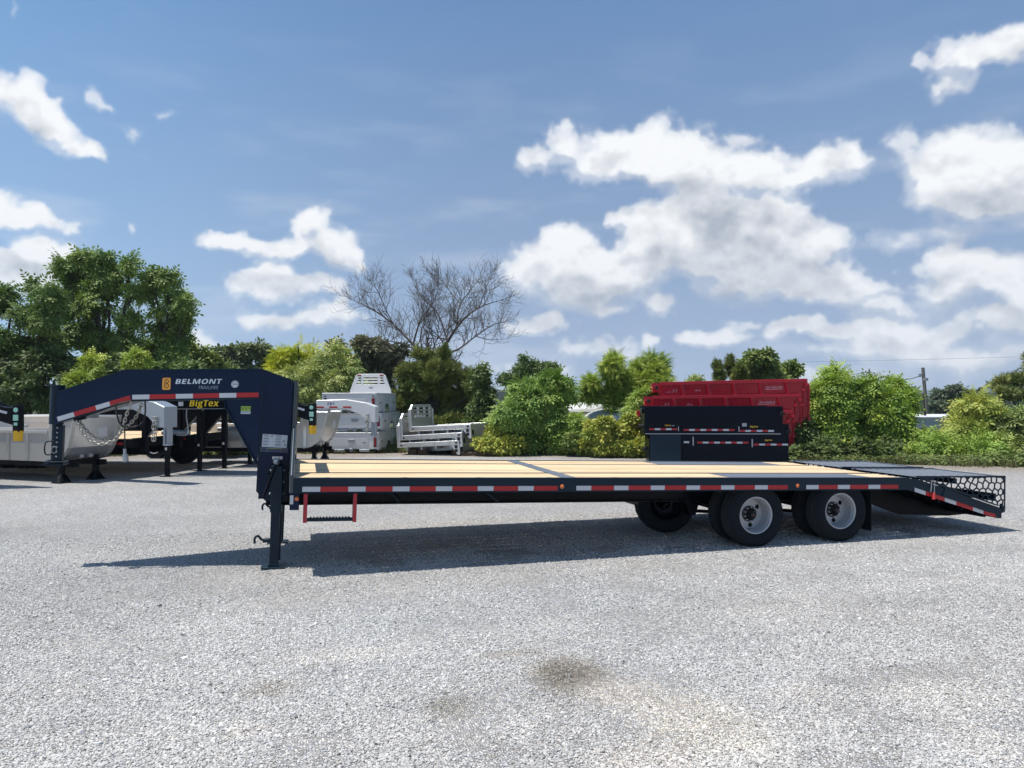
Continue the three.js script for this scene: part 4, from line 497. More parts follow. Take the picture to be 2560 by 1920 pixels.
// ---------- dump bodies, right ----------
function dumpBody(name, label, p, turn, o) {
  const t = thing(name, label, 'dump body', p, turn); const L = o.L, H = o.H, w = o.w, ts = .10, m = o.m; // sides lean out
  for (const s of [1, -1]) {
    const g = poly([[0, 0], [L, 0], [L, H], [0, H]], -.006, .006), q = g.attributes.position; for (let k = 0; k < q.count; k++) q.setZ(k, s * (w + ts * q.getY(k)) + q.getZ(k)); g.computeVertexNormals(); const sd = mesh('side_wall', g, m, t);
    mesh('top_rail', bounds(-.02, L + .02, H, H + .10, s * (w + ts * H) - .05, s * (w + ts * H) + .05, .008), m, sd);
    if (o.ribs) for (const x of o.ribs) mesh('stiffener', bar(V(x + .10, .0, s * (w + .035)), V(x - .06, H - .001, s * (w + ts * H + .035)), .07, .11), m, sd);
    if (s > 0 && o.tapes) for (const [x0, n, y, first] of o.tapes) for (let k = 0; k < n; k++) mesh('reflector_strip', box(.148, .05, .004, x0 + k * .15, y, s * (w + ts * y) + .0105, -.1), (k + first) % 2 ? M.whiteTape : M.redTape, sd);
    if (s > 0) for (const [pm, x, y, wd, h] of o.prints ?? []) decal('side_print', pm, V(x, y, w + ts * y + .008), V(x + wd, y, w + ts * y + .008), V(x, y + h, w + ts * (y + h) + .008), sd);
  }
  mesh('floor', bounds(0, L, -.004, .03, -w + .004, w - .004), m, t);
  mesh('front_wall', [poly([[-w, .0], [w, .0], [w + ts * H - .007, H - .002], [-w - ts * H + .007, H - .002]], 0, .02).rotateY(-Math.PI / 2).translate(.03, 0, 0), ...(o.plain ? [bounds(-.05, -.001, H - .1, H + .06, -.5, .5, .01)] : [bounds(-.22, -.02, H - .22, H + .06, -.5, .5, .02), poly([[0, H - .3], [-.28, H + .02], [-.26, H + .08], [0, H + .08]], w * .8, w * .86)])], m, t);
  mesh('hoist_lug', o.plain ? rod(V(-.14, H * .3, w * .5), V(-.001, H * .3, w * .5), .05, .06, 12) : [rod(V(-.13, H - .06, w * .6), V(-.13, H - .06, w + .04), .05, .05, 12)], M.dark, t);
  const gt = mesh('tailgate', [poly([[-w, .0], [w, .0], [w + ts * H, H], [-w - ts * H, H]], 0, .03).rotateY(-Math.PI / 2).translate(L + .035, 0, 0)], m, t);
  if (o.gate) mesh('gate_post', o.gate.flatMap((x) => [rod(V(L + x, -.1, w * .98), V(L + x, H - .08, w + ts * H + .0), .032), ...[0, .45, .9].map((f) => rbox(.10, .06, .07, L + x, -.05 + f * (H - .1), w + ts * H * f + .015, .012))]), m, gt);
  mesh('gate_hinge', [bounds(L - .06, L + .06, H - .14, H - .04, w + ts * H + .052, w + ts * H + .08, .01), rod(V(L + .0, H - .09, w + ts * H + .08), V(L + .0, H - .09, w + ts * H + .11), .035, .035, 12)], o.gate ? m : M.dark, t);
  mesh('sill', [bounds(.1, L - .1, -.16, -.005, -.5, -.42), bounds(.1, L - .1, -.16, -.005, .42, .5)], m, t);
  return t;
}
{
  const scrawl = (seed) => print(256, 64, (x) => { const r = rng(seed); x.strokeStyle = '#d0a4ac'; x.lineWidth = 5; for (let k = 0; k < 11; k++) { x.beginPath(); x.moveTo(24 + k * 20, 42); x.lineTo(34 + k * 20 + r() * 6, 12 + r() * 10); if (r() > .4) x.lineTo(40 + k * 20, 40); x.stroke(); } x.fillStyle = '#d8b4ba'; x.fillRect(14, 50, 226, 6); }, { clear: true });
  const hmark = print(192, 96, (x) => { slanted(x, 'H', 84, 84, 84, '#b8747f', -.2, 1.3); x.fillStyle = '#a85c6a'; x.beginPath(); x.moveTo(6, 84); x.lineTo(40, 60); x.lineTo(80, 62); x.lineTo(74, 84); x.fill(); }, { clear: true }), tick = print(96, 32, (x) => { x.strokeStyle = '#c898a0'; x.lineWidth = 4; x.beginPath(); x.moveTo(6, 26); x.lineTo(34, 8); x.lineTo(30, 24); x.lineTo(88, 20); x.moveTo(10, 29); x.lineTo(88, 27); x.stroke(); }, { clear: true });
  const tr = -.38, e = V(Math.cos(tr), 0, -Math.sin(tr)), n = V(Math.sin(tr), 0, Math.cos(tr));
  const R0 = at(1655, 1000, 22.9); R0.y = 0; R0.addScaledVector(n, -1.05); const place = (dx, dz, y) => [R0.x + e.x * dx + n.x * dz, y, R0.z + e.z * dx + n.z * dz];
  const s1 = scrawl(3), s2 = scrawl(4);
  const rib = [.68, 1.45, 2.2, 2.98, 3.75];
  dumpBody('dump_container', 'red steel dump body on top of the red stack', place(0, 0, 1.14), tr, { L: 4.28, H: 1.06, w: .95, m: M.red, ribs: rib, gate: [-.10, .06], prints: [[hmark, .12, .80, .42, .2], [tick, .98, .86, .22, .08], [s1, 3.05, .84, .56, .15]] }).rotation.z = .018;
  dumpBody('dump_container', 'red steel dump body in the middle of the red stack', place(-.26, .06, .72), tr, { L: 4.3, H: 1.06, w: 1.0, m: M.red, ribs: rib, gate: [-.13, .03], prints: [[hmark, .12, .80, .42, .2], [tick, .98, .86, .22, .08], [s2, 3.05, .84, .56, .15]] }).rotation.z = .01;
  dumpBody('dump_container', 'lowest red steel dump body hidden behind the black ones', place(-.50, .14, .28), tr, { L: 4.28, H: 1.06, w: 1.05, m: M.red, ribs: rib, gate: [-.13, .03] });
  for (const x of [.9, 3.3]) { const b = thing('timber_beam', x < 1 ? 'square timber beam under the left of the red dump bodies' : 'square timber beam under the right of the red dump bodies', 'wood beam', place(x - .5, .1, 0), tr); mesh('beam', rbox(.2, .11, 2.2, 0, .055, 0, .008), M.brown, b); mesh('wedge', poly([[-.08, .1101], [.08, .1101], [.08, .14]], .9, 1.0), M.block, b); }
  const code = print(160, 48, (x) => { slanted(x, '12LX', 8, 38, 36, '#e0b020', -.15, 1.1); x.fillStyle = '#b8bcc4'; x.fillRect(112, 24, 40, 9); }, { clear: true });
  const B0 = at(1623, 1100, 20.55); B0.y = 0; B0.addScaledVector(n, -.82); const bp = (dx, dz, y) => [B0.x + e.x * dx + n.x * dz, y, B0.z + e.z * dx + n.z * dz];
  const lo = dumpBody('dump_container', 'black dump body standing on the gravel under another black one', bp(0, 0, .14), tr, { L: 3.66, H: .86, w: .78, m: M.blueBlack, plain: true, tapes: [[1.36, 9, .46, 0], [2.85, 6, .41, 0]], prints: [[bigTexPrint, 3.05, .50, .24, .06]] });
  mesh('side_panel', bounds(.02, .84, -.13, .88, .885, .895), M.slate, lo); mesh('lower_skirt', [bounds(.9, 3.4, -.14, .36, .74, .765), bounds(.0, 3.6, -.1395, -.02, -.6, .6)], M.black, lo); mesh('tape_stub', box(.14, .05, .004, 1.0, .47, .842), M.whiteTape, lo); mesh('side_latch', [bounds(1.16, 1.19, .38, .62, .84, .87), bounds(2.72, 2.75, .34, .56, .84, .87), bounds(2.46, 2.58, .90, .99, .925, .94)], M.galv, lo);
  const hi = dumpBody('dump_container', 'black dump body on top with two bands of red and white tape', bp(-.13, .03, .84), tr, { L: 3.62, H: .64, w: .86, m: M.blueBlack, plain: true, tapes: [[.20, 5, .125, 0], [1.12, 9, .105, 0], [2.6, 6, .08, 0]], prints: [[bigTexPrint, 2.78, .16, .26, .07], [code, .52, .19, .3, .08]] });
  mesh('side_latch', [bounds(.90, .915, .08, .2, .885, .91), bounds(2.5, 2.515, .06, .2, .885, .91)], M.whiteTape, hi); mesh('lower_edge', bounds(.02, 3.6, -.012, .012, .872, .885), M.steel, hi);
}

// ---------- trees, shrubs and the far land ----------
function landY(x, z) { return -.02 - 1.9 * sstep(2.5, 10, lotBackZ(clamp(x, -70, 70)) - z); }
const rooted = (px, depth) => { const p = under(px, depth); p.y = landY(p.x, p.z); return p; };
// leaf sprays; every leaf is two faces folded on its midrib
function leafTris(out, base, dir, up, len, wid, fold = .25) { const s = dir.clone().cross(up).normalize(), u = s.clone().cross(dir).normalize(), tip = base.clone().addScaledVector(dir, len), mid = base.clone().addScaledVector(dir, len * .42).addScaledVector(u, -fold * wid * .5), a = mid.clone().addScaledVector(s, wid * .5).addScaledVector(u, fold * wid), b = mid.clone().addScaledVector(s, -wid * .5).addScaledVector(u, fold * wid); for (const v of [base, a, tip, base, tip, b]) out.push(v.x, v.y, v.z); }
function sprayGeo(out) { const g = new THREE.BufferGeometry(); g.setAttribute('position', new THREE.Float32BufferAttribute(out, 3)); g.computeVertexNormals(); return g; }
function compound(out, r, base, az, pitch, L, pairs, ll, lw, droop, lf = 1) { // one feather-shaped leaf
  let p = base.clone(), a = pitch; const h = V(Math.cos(az), 0, Math.sin(az)), side = V(-Math.sin(az), 0, Math.cos(az));
  for (let k = 0; k <= pairs; k++) { const d = h.clone().multiplyScalar(Math.cos(a)).add(V(0, Math.sin(a), 0)), up = h.clone().multiplyScalar(-Math.sin(a)).add(V(0, Math.cos(a), 0)); p = p.clone().addScaledVector(d, L / (pairs + 1)); a -= droop / pairs; const t = k / pairs, sc = (.6 + .8 * Math.sin(Math.PI * (.18 + .72 * t))) * .75;
    if (k === pairs) leafTris(out, p, d, up, ll * .8, lw); else for (const s of [1, -1]) { const e = side.clone().multiplyScalar(s * .85).addScaledVector(d, .5).addScaledVector(up, -.25 + (r() - .5) * .3).normalize(); leafTris(out, p, e, up, ll * sc * lf, lw * sc); } }
}
function spray(kind, seed) { const r = rng(seed), out = [];
  if (kind === 'rosette') for (let k = 0; k < 8; k++) compound(out, r, V(0, 0, 0), k / 8 * 6.28 + r() * .5, .2 + r() * .75, .44 + r() * .2, 6, .17, .062, .9 + r() * .5);
  else if (kind === 'drooping') for (let k = 0; k < 7; k++) compound(out, r, V((r() - .5) * .15, (r() - .5) * .2, (r() - .5) * .15), k / 7 * 6.28 + r() * .6, .1 + r() * .7, .40 + r() * .18, 5, .17, .068, .75 + r() * .6);
  else if (kind === 'fine') for (let k = 0; k < 7; k++) compound(out, r, V((r() - .5) * .2, (r() - .5) * .14, (r() - .5) * .2), r() * 6.28, (r() - .35) * .9, .24 + r() * .1, 7, .055, .03, .5);
  else if (kind === 'broad') for (let k = 0; k < 20; k++) { const d = V(r() - .5, (r() - .5) * .7, r() - .5).normalize(), b = d.clone().multiplyScalar(.06 + .16 * r()); leafTris(out, b, d.clone().add(V(0, -.35, 0)).normalize(), V((r() - .5) * .9, 1, (r() - .5) * .9).normalize(), .10 + .05 * r(), .055 + .025 * r()); }
  else if (kind === 'willowy') for (let k = 0; k < 16; k++) { const d = V(r() - .5, r() * .6 - .35, r() - .5).normalize(), b = V((r() - .5) * .3, (r() - .5) * .3, (r() - .5) * .3); leafTris(out, b, d, V((r() - .5) * .6, 1, (r() - .5) * .6).normalize(), .17 + .05 * r(), .045); }
  else if (kind === 'cedar') for (let k = 0; k < 46; k++) { const t = r(), az = r() * 6.28, d = V(Math.cos(az) * (.5 + .3 * r()), .55 + r() * .5, Math.sin(az) * (.5 + .3 * r())).normalize(), b = V((r() - .5) * .1, t * .34 - .16, (r() - .5) * .1); leafTris(out, b, d, V(r() - .5, r() - .5, r() - .5).normalize(), .10 + .08 * r(), .020, .1); }
  else if (kind === 'grass') for (let k = 0; k < 20; k++) { const az = r() * 6.28, l = .3 + .8 * r(), d = V(Math.cos(az) * l * .55, 1, Math.sin(az) * l * .55).normalize(); leafTris(out, V((r() - .5) * .16, 0, (r() - .5) * .16), d, V(Math.cos(az), .3, Math.sin(az)), .14 + .22 * r(), .014 + .012 * r(), .1); }
  return sprayGeo(out); }
const SPRAYS = {}; const sprayOf = (k) => SPRAYS[k] ??= spray(k, 100 + k.length * 7);
const leafMat = (name, t = .42) => phys(name, rgb(1, 1, 1), { roughness: .62, transmission: t, thickness: 0, side: THREE.DoubleSide, specularIntensity: .5 });
const LEAF = leafMat('leaf'), NEEDLE = leafMat('needle', .15);
const limb = (a, b, r0, r1, sag = 0, n = 5, seg = 6, seed = 1) => { const gs = [], r = rng(seed); let p = a; for (let k = 1; k <= n; k++) { const t = k / n, q = a.clone().lerp(b, t); q.y += sag * Math.sin(Math.PI * t); if (k < n) q.add(V((r() - .5), (r() - .5) * .5, (r() - .5)).multiplyScalar(a.distanceTo(b) * .05)); gs.push(rod(p, q, lerp(r0, r1, (k - 1) / n), lerp(r0, r1, t), seg)); p = q; } return gs; };
function foliage(parent, clumps, o, name = 'foliage') { // clumps: {c, rx, ry, rz} in the parent's frame
  const r = rng(o.seed); { const sub = []; for (const c of clumps) { const m = o.sub ?? 9, fl = o.flat ?? .85; for (let k = 0; k < m; k++) { const u = r() * 1.7 - .7, a = r() * 6.283, q = Math.sqrt(Math.max(0, 1 - u * u)), e = .3 + .85 * r() + (r() > .86 ? .3 : 0), f = (o.tuft ?? .26) * (.55 + .9 * r()) * (e > 1.1 ? .6 : 1); sub.push({ c: V(c.c.x + q * Math.cos(a) * c.rx * e, c.c.y + u * c.ry * e, c.c.z + q * Math.sin(a) * c.rz * e), rx: c.rx * f, ry: c.ry * f * fl, rz: c.rz * f, w: (c.w ?? 1) * (.5 + r()) }); } if (o.core ?? .45) sub.push({ ...c, rx: c.rx * .7, ry: c.ry * .7, rz: c.rz * .7, w: .55 * (o.core ?? .45) }); } clumps = sub; } const w = clumps.map((c) => (c.w ?? 1) * Math.pow(c.rx * c.ry * c.rz, .62)), sum = w.reduce((a, b) => a + b), n = Math.round(o.n), im = new THREE.InstancedMesh(sprayOf(o.kind), o.mat ?? LEAF, n), ob = new THREE.Object3D(), C = new THREE.Color(), m = new THREE.Matrix4();
  let miss = 0; for (let k = 0; k < n; k++) {
    let q = r() * sum, i = 0; while (i < w.length - 1 && (q -= w[i]) > 0) i++; const c = clumps[i];
    const u = r() * 2 - 1, a = r() * 6.283, s = Math.sqrt(1 - u * u), rad = Math.pow(r(), .5) * (1 + .5 * (r() - .5)), d = V(s * Math.cos(a), u, s * Math.sin(a));
    const lump = .80 + .5 * (fbm(d.x * 2.2 + i * 9, d.y * 2.2 + d.z * 1.7 + i * 5, 3) - .3);
    const p = V(c.c.x + d.x * c.rx * rad * lump, c.c.y + d.y * c.ry * rad * lump, c.c.z + d.z * c.rz * rad * lump);
    const gf = o.gf ?? 1.3; if (fbm(p.x * gf + p.z * gf * .7 + o.seed, p.y * gf * 1.15 - p.z * gf * .5, 3) < (o.gap ?? .43) && k > 3) { k--; if (++miss < n * 3) continue; k++; } const lean = o.lean ?? .7; const up = V(d.x * lean, Math.max(.15, .55 + d.y * .6), d.z * lean).add(V(r() - .5, r() - .5, r() - .5).multiplyScalar(.6)).normalize();
    ob.quaternion.setFromUnitVectors(V(0, 1, 0), up).multiply(new THREE.Quaternion().setFromAxisAngle(V(0, 1, 0), r() * 6.28)); ob.position.copy(p); const sc = o.size * (.55 + .75 * r()); ob.scale.setScalar(sc); ob.updateMatrix(); im.setMatrixAt(k, ob.matrix);
    const [A, B] = o.colors, t = clamp(.5 + (r() - .5) * .8 + (hash2(i, o.seed) - .5) * .55), v = .82 + .36 * r(); const gain = o.gain ?? 3.35; im.setColorAt(k, C.setRGB(lerp(A[0], B[0], t) * v * gain * 1.28, lerp(A[1], B[1], t) * v * gain, lerp(A[2], B[2], t) * v * gain * .78));
  }
  im.name = name; im.userData.kind = 'stuff'; parent.add(im); return im;
}
function tree(name, label, category, basePx, depth, blobs, o) {
  const b = o.base ?? rooted(basePx, depth), b0 = b, t = thing(name, label, category, b0, 0, o.group), r = rng(o.seed);
  const cl = blobs.map(([px, py, rx, ry, w]) => { const dz = (r() - .5) * (o.spread ?? 1.2), c = at(px, py + (o.lower ?? 0), depth + dz).sub(b), k = depth / FPX * (o.shrink ?? 1), m = ({ drooping: .26, rosette: .26, broad: .12, fine: .16, willowy: .15 }[o.kind] ?? .1) * o.size, e = (x) => Math.max(x * k * .45, x * k - m); return { c, rx: e(rx), ry: e(ry ?? rx), rz: (e(rx) + e(ry ?? rx)) * .5, w }; });
  const ctr = cl.reduce((a, c) => a.add(c.c), V(0, 0, 0)).multiplyScalar(1 / cl.length), r0 = o.trunk ?? .12, fork = V(ctr.x * .5, Math.max(.4, ctr.y * (o.fork ?? .45)), ctr.z * .5), gs = [];
  gs.push(...limb(V(0, -.1, 0), fork, r0, r0 * .7, 0, 5, 8, o.seed)); cl.forEach((c, k) => { gs.push(...limb(fork, c.c, r0 * .55, r0 * .15, .1 * c.rx, 5, 5, o.seed + k)); for (let j = 0; j < (o.twigs ?? 4); j++) { const e = c.c.clone().add(V((r() - .5) * c.rx * 1.5, (r() - .1) * c.ry, (r() - .5) * c.rz * 1.5)); gs.push(...limb(c.c.clone().lerp(fork, .15), e, r0 * .14, r0 * .04, 0, 3, 4, k * 9 + j)); } });
  mesh(o.shrub ? 'stem' : 'trunk', gs, o.bark ?? M.bark, t); foliage(t, cl, o, 'crown'); return t;
}
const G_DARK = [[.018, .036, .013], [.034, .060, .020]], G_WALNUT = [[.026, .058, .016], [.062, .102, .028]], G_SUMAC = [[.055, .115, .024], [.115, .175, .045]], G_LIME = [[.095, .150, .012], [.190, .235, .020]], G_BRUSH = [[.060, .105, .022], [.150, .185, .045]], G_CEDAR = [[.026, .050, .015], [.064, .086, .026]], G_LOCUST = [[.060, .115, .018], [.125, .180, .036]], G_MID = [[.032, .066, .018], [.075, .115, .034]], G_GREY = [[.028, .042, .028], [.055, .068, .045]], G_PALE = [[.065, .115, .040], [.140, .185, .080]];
// left: the big walnuts and the dark wood under them
tree('walnut_tree', 'tall walnut tree with drooping leaves rising left of the blue coupler into the cloud', 'tree', 290, 33, [[165, 660, 30, 22], [215, 645, 42, 26], [270, 650, 45, 30], [325, 655, 22, 14], [195, 700, 48, 34], [265, 705, 60, 40], [245, 765, 80, 40], [170, 760, 45, 34], [305, 780, 60, 44], [225, 830, 70, 40], [300, 850, 70, 46], [150, 835, 40, 34], [330, 720, 28, 40]], { kind: 'drooping', n: 560, size: 1.2, sub: 7, tuft: .2, flat: .6, core: .2, lower: 12, shrink: .93, gap: .445, gf: 1.0, gain: 4.1, colors: G_WALNUT, seed: 11, trunk: .2, lean: 1 });
tree('walnut_tree', 'walnut tree with forked top just right of the tallest one', 'tree', 420, 34, [[385, 680, 28, 20], [420, 690, 22, 16], [378, 720, 34, 26], [440, 735, 36, 24], [400, 770, 56, 32], [460, 750, 24, 22], [455, 790, 26, 22], [385, 820, 62, 40], [430, 835, 40, 34], [360, 870, 56, 40], [440, 880, 40, 38]], { kind: 'drooping', n: 380, size: 1.2, sub: 7, tuft: .2, flat: .6, core: .2, lower: 12, shrink: .93, gap: .445, gf: 1.0, gain: 4.1, colors: G_WALNUT, seed: 12, trunk: .17, lean: 1 });
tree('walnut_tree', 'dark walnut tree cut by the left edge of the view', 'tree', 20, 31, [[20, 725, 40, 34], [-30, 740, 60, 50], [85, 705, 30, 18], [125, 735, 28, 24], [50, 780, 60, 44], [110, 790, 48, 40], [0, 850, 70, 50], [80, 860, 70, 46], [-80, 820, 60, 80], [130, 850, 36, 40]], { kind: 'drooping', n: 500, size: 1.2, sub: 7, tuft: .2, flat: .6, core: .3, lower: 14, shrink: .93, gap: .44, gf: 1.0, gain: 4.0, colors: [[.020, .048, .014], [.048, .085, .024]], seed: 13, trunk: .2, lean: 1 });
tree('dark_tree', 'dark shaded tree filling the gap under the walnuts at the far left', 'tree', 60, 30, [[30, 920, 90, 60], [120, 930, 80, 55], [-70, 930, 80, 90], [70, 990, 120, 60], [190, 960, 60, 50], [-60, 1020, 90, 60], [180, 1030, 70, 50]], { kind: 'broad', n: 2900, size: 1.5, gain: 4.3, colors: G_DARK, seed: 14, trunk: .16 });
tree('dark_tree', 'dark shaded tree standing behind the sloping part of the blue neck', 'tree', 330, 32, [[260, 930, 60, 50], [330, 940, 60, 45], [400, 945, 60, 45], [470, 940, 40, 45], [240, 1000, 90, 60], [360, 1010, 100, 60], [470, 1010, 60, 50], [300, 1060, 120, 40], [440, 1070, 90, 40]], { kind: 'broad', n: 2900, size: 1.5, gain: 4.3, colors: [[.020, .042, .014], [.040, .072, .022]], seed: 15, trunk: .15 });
tree('sapling', 'young pale green sapling in front of the dark trees behind the blue neck', 'tree', 225, 27, [[228, 910, 22, 24], [215, 945, 26, 24], [245, 950, 18, 24], [345, 905, 16, 22], [270, 935, 18, 12], [195, 960, 24, 24]], { kind: 'rosette', n: 130, size: .8, colors: G_LOCUST, seed: 16, trunk: .04, shrub: true });
tree('leafy_tree', 'rounded leafy tree low behind the right part of the blue neck', 'tree', 470, 38, [[450, 870, 36, 34], [500, 900, 50, 34], [540, 915, 40, 24], [465, 930, 60, 50], [550, 960, 60, 50], [500, 1020, 80, 50]], { kind: 'broad', n: 1300, size: 1.7, colors: G_MID, seed: 17, trunk: .14 });
tree('dark_tree', 'dark green tree line crown just above the lettering of the blue neck', 'tree', 620, 50, [[560, 885, 40, 24], [610, 875, 44, 28], [655, 880, 44, 28], [590, 920, 70, 36], [670, 920, 50, 36], [620, 975, 110, 50]], { kind: 'broad', n: 1500, size: 2.1, gain: 4.2, colors: [[.024, .044, .022], [.045, .070, .034]], seed: 18, trunk: .2 });
// middle
tree('lime_tree', 'bright yellow green tree rising behind the corner of the blue neck', 'tree', 760, 36, [[745, 862, 36, 22], [785, 870, 34, 28], [720, 890, 44, 32], [770, 905, 56, 36], [700, 915, 30, 24], [690, 940, 44, 34], [750, 960, 70, 44], [660, 960, 36, 30]], { kind: 'fine', n: 1700, size: 1.5, colors: G_LIME, seed: 19, trunk: .13 });
tree('pale_shrub', 'tall pale green shrub between the blue riser and the white truck beds', 'shrub', 800, 29, [[845, 890, 36, 24], [800, 925, 54, 32], [865, 925, 40, 30], [760, 960, 60, 36], [830, 965, 70, 40], [740, 1000, 60, 44], [800, 1020, 90, 44], [700, 1010, 60, 40], [900, 980, 30, 40], [760, 1070, 90, 40]], { kind: 'rosette', n: 760, size: .98, colors: G_PALE, seed: 20, trunk: .08, shrub: true });
tree('vine_tree', 'grey green vine covered tree behind the top of the white truck bed stack', 'tree', 900, 40, [[850, 865, 40, 24], [905, 862, 46, 24], [955, 875, 44, 26], [1000, 885, 36, 26], [880, 905, 60, 32], [960, 915, 70, 36], [930, 960, 90, 44], [1010, 940, 50, 40], [860, 970, 60, 60]], { kind: 'broad', n: 2000, size: 1.7, gain: 3.9, colors: G_GREY, seed: 21, trunk: .16, bark: M.deadwood, twigs: 16 });
{ // the cedar is thick in front of the dead tree
  tree('cedar_tree', 'broad olive green cedar at the foot of the dead tree', 'tree', 1085, 29.3, [[1080, 905, 30, 34], [1050, 935, 44, 34], [1120, 930, 46, 34], [1020, 960, 44, 40], [1090, 970, 70, 46], [1160, 960, 40, 36], [1000, 1010, 50, 50], [1070, 1030, 80, 60], [1150, 1010, 60, 56], [1185, 980, 26, 36], [1120, 1070, 80, 50], [1040, 1090, 70, 50], [1010, 935, 26, 20], [1045, 885, 12, 26], [1110, 890, 14, 26]], { kind: 'cedar', n: 6800, size: 1.1, gap: .41, colors: G_CEDAR, seed: 22, trunk: .16, mat: NEEDLE, lean: .9 });
  const d0 = 31.5, b = rooted(1080, d0), t = thing('dead_tree', 'bare dead tree with wide spreading grey branches above the cedar', 'tree', b); const r = rng(31), gs = [], K = d0 / FPX; const P = (px, py, dz = 0) => at(1084 + (px - 1080) * .84, 900 + (py - 900) * .85, d0 + dz).sub(b);
  const twig = (p, dir, len, rad, lv) => { let q = p, d = dir.clone(); const n = lv > 1 ? 4 : 3; for (let k = 0; k < n; k++) { d.add(V((r() - .5) * .5, (r() - .42) * .45, (r() - .5) * .5)).normalize(); const e = q.clone().addScaledVector(d, len / n); gs.push(new THREE.CylinderGeometry(rad * (1 - (k + 1) / n * .55), rad * (1 - k / n * .55), q.distanceTo(e), 4, 1, true)); orient(gs[gs.length - 1], q, e); if (lv > 0) for (let j = 0; j < 2; j++) if (r() < .62) { const s = V(r() - .5, r() - .35, r() - .5).normalize().multiplyScalar(.95).add(d).normalize(); twig(e, s, len * (.5 + .3 * r()), Math.max(.0045, rad * .5), lv - 1); } q = e; } };
  const arm = (pts, r0, r1) => { const c = new THREE.CatmullRomCurve3(pts), n = pts.length * 5; let p = c.getPoint(0); for (let k = 1; k <= n; k++) { const q = c.getPoint(k / n); gs.push(rod(p, q, .75 * lerp(r0, r1, (k - 1) / n), .75 * lerp(r0, r1, k / n), 6)); if (k > n * .22 && r() < .78) { const d = q.clone().sub(p).normalize(); const s = V(r() - .5, r() - .3, r() - .5).normalize().addScaledVector(d, .55).normalize(); twig(q, s, lerp(1.5, .8, k / n) * (.5 + .5 * r()), lerp(r0, r1, k / n) * .30 + .004, 2); } p = q; } twig(p, p.clone().sub(c.getPoint(1 - 1 / n)).normalize(), .5, r1, 2); };
  arm([V(0, -.2, 0), P(1078, 1000), P(1072, 900)], .24, .15);
  arm([P(1074, 905), P(1050, 885), P(1010, 845, .3), P(960, 795, .6), P(905, 755, .8), P(845, 725, 1)], .11, .014); arm([P(1045, 880), P(1005, 860, -.6), P(960, 846, -1), P(920, 845, -1.2)], .06, .012);
  arm([P(1075, 900), P(1105, 870), P(1145, 810, -.4), P(1180, 770, -.7), P(1225, 742, -.8), P(1285, 722, -1)], .12, .012); arm([P(1150, 805, -.4), P(1156, 745, -.2), P(1185, 700), P(1222, 655, .2)], .055, .01);
  arm([P(1100, 880), P(1150, 870, .5), P(1205, 830, .9), P(1260, 795, 1.1), P(1285, 790, 1.2)], .075, .012); arm([P(1205, 830, .9), P(1245, 840, 1.1), P(1295, 838, 1.3)], .03, .008);
  arm([P(1020, 850, .2), P(1030, 815), P(1042, 780, -.3), P(1070, 745, -.5), P(1092, 700, -.6), P(1095, 665, -.6)], .06, .01); arm([P(1120, 840, .3), P(1090, 760, .6), P(1045, 715, .8), P(1015, 660, 1)], .055, .01); arm([P(1160, 735, 0), P(1130, 700, .3), P(1105, 665, .5)], .035, .008);
  arm([P(960, 795, .6), P(935, 745, .3), P(915, 700, 0), P(893, 670)], .035, .008); arm([P(1085, 870, -.5), P(1075, 820, -.8), P(1068, 790, -1)], .04, .01); arm([P(905, 757, .8), P(870, 735, 1), P(850, 700, 1.2)], .025, .008); arm([P(1215, 745, -.8), P(1235, 700, -1), P(1262, 690, -1.1)], .03, .008); arm([P(1070, 905), P(1085, 850, .8), P(1120, 800, 1.2), P(1135, 770, 1.4)], .05, .01);
  mesh('trunk', gs, M.deadwood, t); K;
}
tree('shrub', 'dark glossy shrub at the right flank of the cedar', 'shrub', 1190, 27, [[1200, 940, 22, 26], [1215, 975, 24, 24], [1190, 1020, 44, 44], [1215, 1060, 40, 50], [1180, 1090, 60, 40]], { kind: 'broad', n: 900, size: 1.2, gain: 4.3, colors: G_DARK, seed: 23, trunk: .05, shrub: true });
tree('dark_leafy_tree', 'dark green long leaved tree with a spiky top above the feathery sumac', 'tree', 1320, 27, [[1308, 898, 12, 18], [1285, 925, 30, 24], [1330, 920, 40, 24], [1370, 920, 34, 24], [1300, 950, 56, 34], [1365, 950, 44, 34], [1265, 945, 20, 20], [1320, 1000, 70, 40]], { kind: 'willowy', n: 1100, size: 1.0, colors: [[.022, .050, .020], [.050, .085, .034]], seed: 24, trunk: .09 });
tree('sumac_shrub', 'large feathery green sumac in the centre behind the deck', 'shrub', 1335, 24.6, [[1370, 960, 40, 26], [1400, 985, 36, 24], [1310, 985, 50, 30], [1275, 1000, 34, 24], [1350, 1010, 70, 36], [1280, 1045, 56, 40], [1370, 1050, 70, 40], [1420, 1030, 26, 30], [1300, 1100, 60, 36], [1400, 1100, 60, 34]], { kind: 'rosette', n: 760, size: .92, shrink: .9, gap: .48, gf: 1.0, colors: [[.038, .088, .020], [.090, .150, .040]], seed: 25, trunk: .07, shrub: true });
tree('sumac_shrub', 'low feathery sumac right of the large central one', 'shrub', 1445, 24, [[1440, 1060, 30, 24], [1470, 1085, 44, 26], [1420, 1100, 40, 28]], { kind: 'rosette', n: 170, size: .7, colors: G_SUMAC, seed: 26, trunk: .04, shrub: true });
tree('brush', 'light green brush beside the stacked aluminium flatbeds', 'shrub', 1250, 24.3, [[1245, 1080, 34, 26], [1225, 1110, 40, 24], [1270, 1115, 40, 22]], { kind: 'broad', n: 650, size: .95, colors: G_BRUSH, seed: 27, trunk: .03, shrub: true });
